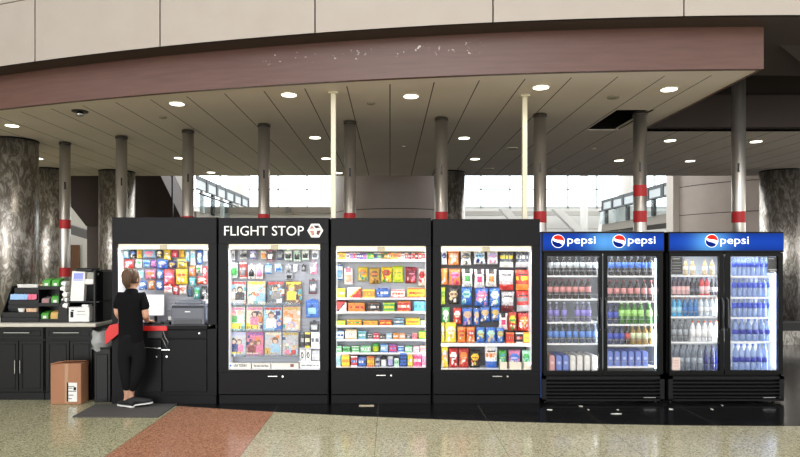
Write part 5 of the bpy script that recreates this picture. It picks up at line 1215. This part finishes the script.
chn = [[(hipc, (.115, .095), 'pel'), (q(130.5, 328), (.105, .085)), (q(130.8, 313), (.115, .09)), (q(131, 301), (.12, .09), 'chest'), (q(131.2, 294.5), (.075, .065), 'nb'), (q(132, 289, .01), .047), (q(132.3, 284.5, .015), .05, 'hd')],
       ['pel', (q(125.6, 349, -.01), .082), (q(125, 366, -.02), .058), (q(126.2, 380, -.02), .052), (q(127.4, 393, .03), .036), (W(126.5, 401, 6.66), .032), (W(121.5, 403.2, 6.72), .03)],
       ['pel', (q(138, 349, .01), .082), (q(138.2, 364, .0), .058), (q(135, 379, .0), .05), (q(130.8, 393, .05), .036), (W(131.5, 400.5, 6.66), .032), (W(138, 401, 6.7), .03)],
       ['chest', (LSh, .052), (q(118, 305, -.01), .044), (LE, .038), ((LE + LW) / 2, .033), (LW, .024), (LW + Vector((.02, .05, -.005)), (.034, .018))],
       ['chest', (RSh, .052), (q(144.6, 306, .01), .044), (RE, .038), ((RE + RW) / 2, .033), (RW, .024), (RW + Vector((.005, .05, -.004)), (.034, .018))]]
V, E, Rr = chains(chn); body = skinned(V, E, Rr)
bm = nb(); bm.from_mesh(body)
for wr, dv, sd in ((LW, Vector((.35, 1, -.05)), 1), (RW, Vector((.1, 1, -.05)), -1)):
    hc, _ = hand_chain(wr, dv, Vector((0, 0, 1)), sd)
    for ch in hc: V, E, Rr = chains([ch]); me = skinned(V, E, Rr, 1); bm.from_mesh(me)
# head: turned a little to the right, facing into the kiosk
hc = q(132.2, 279, .02)
def head_shape(co):
    x, y, z = co      # unit sphere, +y forward
    f = Vector((x * .074, y * .093, z * .112))
    if z < -.2: f.x *= 1 - .35 * (-z - .2); f.y = f.y * (1 - .12 * (-z)) + .012 * (-z)
    if y > .6:
        if abs(x) < .25 and -.25 < z < .15: f.y += .02 * (1 - abs(x) / .25) * (1 if z < 0 else .5)       # nose
        if .02 < z < .22 and .2 < abs(x) < .5: f.y -= .008                                                # eye sockets
        if abs(z + .45) < .1 and abs(x) < .3: f.y += .004                                               # lips
        if z < -.65: f.y += .008
    return f
hb = nb(); bmesh.ops.create_uvsphere(hb, u_segments=32, v_segments=24, radius=1)
RotH = Matrix.Rotation(-.45, 3, 'Z')
for v in hb.verts: v.co = RotH @ head_shape(v.co) + hc
for s in (-1, 1):
    e0 = len(hb.verts)
    r = bmesh.ops.create_uvsphere(hb, u_segments=10, v_segments=8, radius=1)
    for v in r['verts']: v.co = RotH @ (Vector((v.co.x * .01 + s * .076, v.co.y * .018 - .005, v.co.z * .032 - .005))) + hc
tmp = bpy.data.meshes.new('h'); hb.to_mesh(tmp); hb.free(); bm.from_mesh(tmp)
me = bpy.data.meshes.new('b'); bm.to_mesh(me); bm.free()
tmpo = bpy.data.objects.new('b', me); COL.objects.link(tmpo); md = tmpo.modifiers.new('r', 'REMESH'); md.mode = 'VOXEL'; md.voxel_size = .0065
sm_ = tmpo.modifiers.new('s', 'SMOOTH'); sm_.iterations = 2; sm_.factor = .4
dg = bpy.context.evaluated_depsgraph_get(); dg.update(); bodym = bpy.data.meshes.new_from_object(tmpo.evaluated_get(dg)); bpy.data.objects.remove(tmpo)
root = Vector((hipc.x, 6.68, 0))
wt = thing('person', 'woman in black shirt and trousers, seen from behind, leaning at the service kiosk', 'person', root)
def child_mesh(nm, me, m, par=None):
    me.transform(Matrix.Translation(-root)); me.materials.clear(); me.materials.append(m)
    for p in me.polygons: p.use_smooth = True
    return link(nm, me, par or wt)
child_mesh('body', bodym, SKIN)
G_ = .012
# shirt: torso + short sleeves
chn = [[(q(131, 346), (.13, .112), 'a'), (q(131, 341), (.14, .12)), (q(131, 334), (.138, .115)), (q(130.8, 326), (.136, .108)), (q(130.8, 313), (.14, .104)), (q(131, 301), (.142, .106), 'chest'), (q(131.2, 294.2), (.1, .085)), (q(131.8, 290.6, .005), .07), (q(132, 288, .01), .06)],
       ['chest', (LSh, .066), (q(118.6, 303.5, -.01), .061), (q(117.8, 310.5, -.015), .057)], ['chest', (RSh, .066), (q(144.2, 304.5, .01), .061), (q(145.2, 311, .015), .057)]]
child_mesh('shirt', skinned(*chains(chn)), CLOTH)
chn = [[(q(130.8, 331), (.118, .1)), (q(131, 336), (.124, .105)), (q(131.4, 343), (.138, .118), 'pel')],
       ['pel', (q(125.4, 350, -.01), .1), (q(125, 366, -.02), .075), (q(126.2, 380, -.02), .06), (q(127.2, 390.5, .02), .046)],
       ['pel', (q(138, 350, .01), .1), (q(138.4, 364, .0), .078), (q(135.2, 379, .0), .066), (q(131.6, 391, .04), .047)]]
child_mesh('trousers', skinned(*chains(chn)), TROU)
# hair: scalp cap and high loose ponytail
hb = nb(); bmesh.ops.create_uvsphere(hb, u_segments=32, v_segments=24, radius=1)
rng = random.Random(3)
for v in hb.verts:
    x, y, z = v.co; k = 1 + .03 * math.sin(14 * math.atan2(x, y) + 3 * z)
    v.co = RotH @ Vector((x * .083 * k, y * .099 * k - .008, z * .1 * k + .014)) + hc
kill = [v for v in hb.verts if (RotH.inverted() @ (v.co - hc)).y > .035 and (RotH.inverted() @ (v.co - hc)).z < .06 or (RotH.inverted() @ (v.co - hc)).z < -.05]
bmesh.ops.delete(hb, geom=kill, context='VERTS')
me = bpy.data.meshes.new('hair'); hb.to_mesh(me); hb.free(); hair = child_mesh('hair', me, HAIR)
for k, (pts) in enumerate(([(131, 271, -.03), (128.5, 271, -.09), (126.5, 272.5, -.1), (126.5, 275.5, -.09), (128.5, 277, -.08)], [(129, 272, -.08), (124.6, 272, -.1), (123.6, 276, -.09), (124, 282, -.09)], [(130, 272, -.07), (126.8, 273.5, -.11), (125.4, 279, -.12), (126, 285, -.11), (127, 289, -.1)], [(131, 272, -.07), (129, 272, -.12), (128, 278, -.13), (128.4, 284, -.12), (129.4, 288, -.1)], [(129, 272, -.06), (125.6, 275, -.09), (124.4, 281, -.1), (124.8, 286, -.09)])):
    rr = [.03, .034, .032, .024, .012][:len(pts)]
    if len(pts) == 4: rr[-1] = .01
    me = skinned(*chains([[(q(a, b, c), r) for (a, b, c), r in zip(pts, rr)]])); child_mesh('ponytail_lock', me, HAIR, wt)
ch = [[(q(133.4, 274, .0), .03), (q(135.4, 277, -.01), .034), (q(135.6, 280, -.01), .03), (q(133.8, 283.6, -.04), .02)]]
child_mesh('side_hair', skinned(*chains(ch)), HAIR)
# shoes
def shoe(heel, direction, lift, nm_dir):
    L_ = .25; D_ = Vector(direction).normalized(); s_ = Vector((D_.y, -D_.x, 0)).normalized(); nU = s_.cross(D_).normalized()
    def ring(tt, wv, h0, h1, n=12):
        c_ = heel + D_ * (L_ * tt); out = []
        for k in range(n):
            a = 2 * PI * k / n; out.append(c_ + s_ * (wv * math.cos(a)) + nU * ((h0 + h1) / 2 + (h1 - h0) / 2 * math.sin(a)))
        return out
    st = [(0, .02), (.06, .034), (.2, .036), (.45, .036), (.7, .046), (.88, .042), (.98, .024), (1.0, .01)]
    tops = [.06, .095, .105, .09, .068, .055, .042, .03]
    for nm, lo, hi, wk, m in (('shoe', [.016] * 8, tops, 1.0, mat('black shoe mesh', (20, 20, 22), .7)), ('sole', [0.0] * 8, [.02] * 8, 1.05, mat('white rubber sole', (236, 236, 232), .5))):
        bm = nb(); R__ = [[bm.verts.new(p) for p in ring(tt, wv * wk, a, b)] for (tt, wv), a, b in zip(st, lo, hi)]
        for a, b in zip(R__, R__[1:]):
            for i in range(12): bm.faces.new((a[i], a[(i + 1) % 12], b[(i + 1) % 12], b[i]))
        bm.faces.new(R__[0]); bm.faces.new(list(reversed(R__[-1]))); bmesh.ops.recalc_face_normals(bm, faces=bm.faces[:])
        me = bpy.data.meshes.new(nm); bm.to_mesh(me); bm.free()
        if nm == 'shoe': sh_ = child_mesh(nm, me, m)
        else: child_mesh(nm, me, m, sh_)
shoe(Vector((XX(133.5, 6.6), 6.60, .014)), (-1, .55, 0), 0, 'l')
shoe(Vector((XX(130.5, 6.66), 6.62, .02)), (1, .3, .1), 0, 'r')
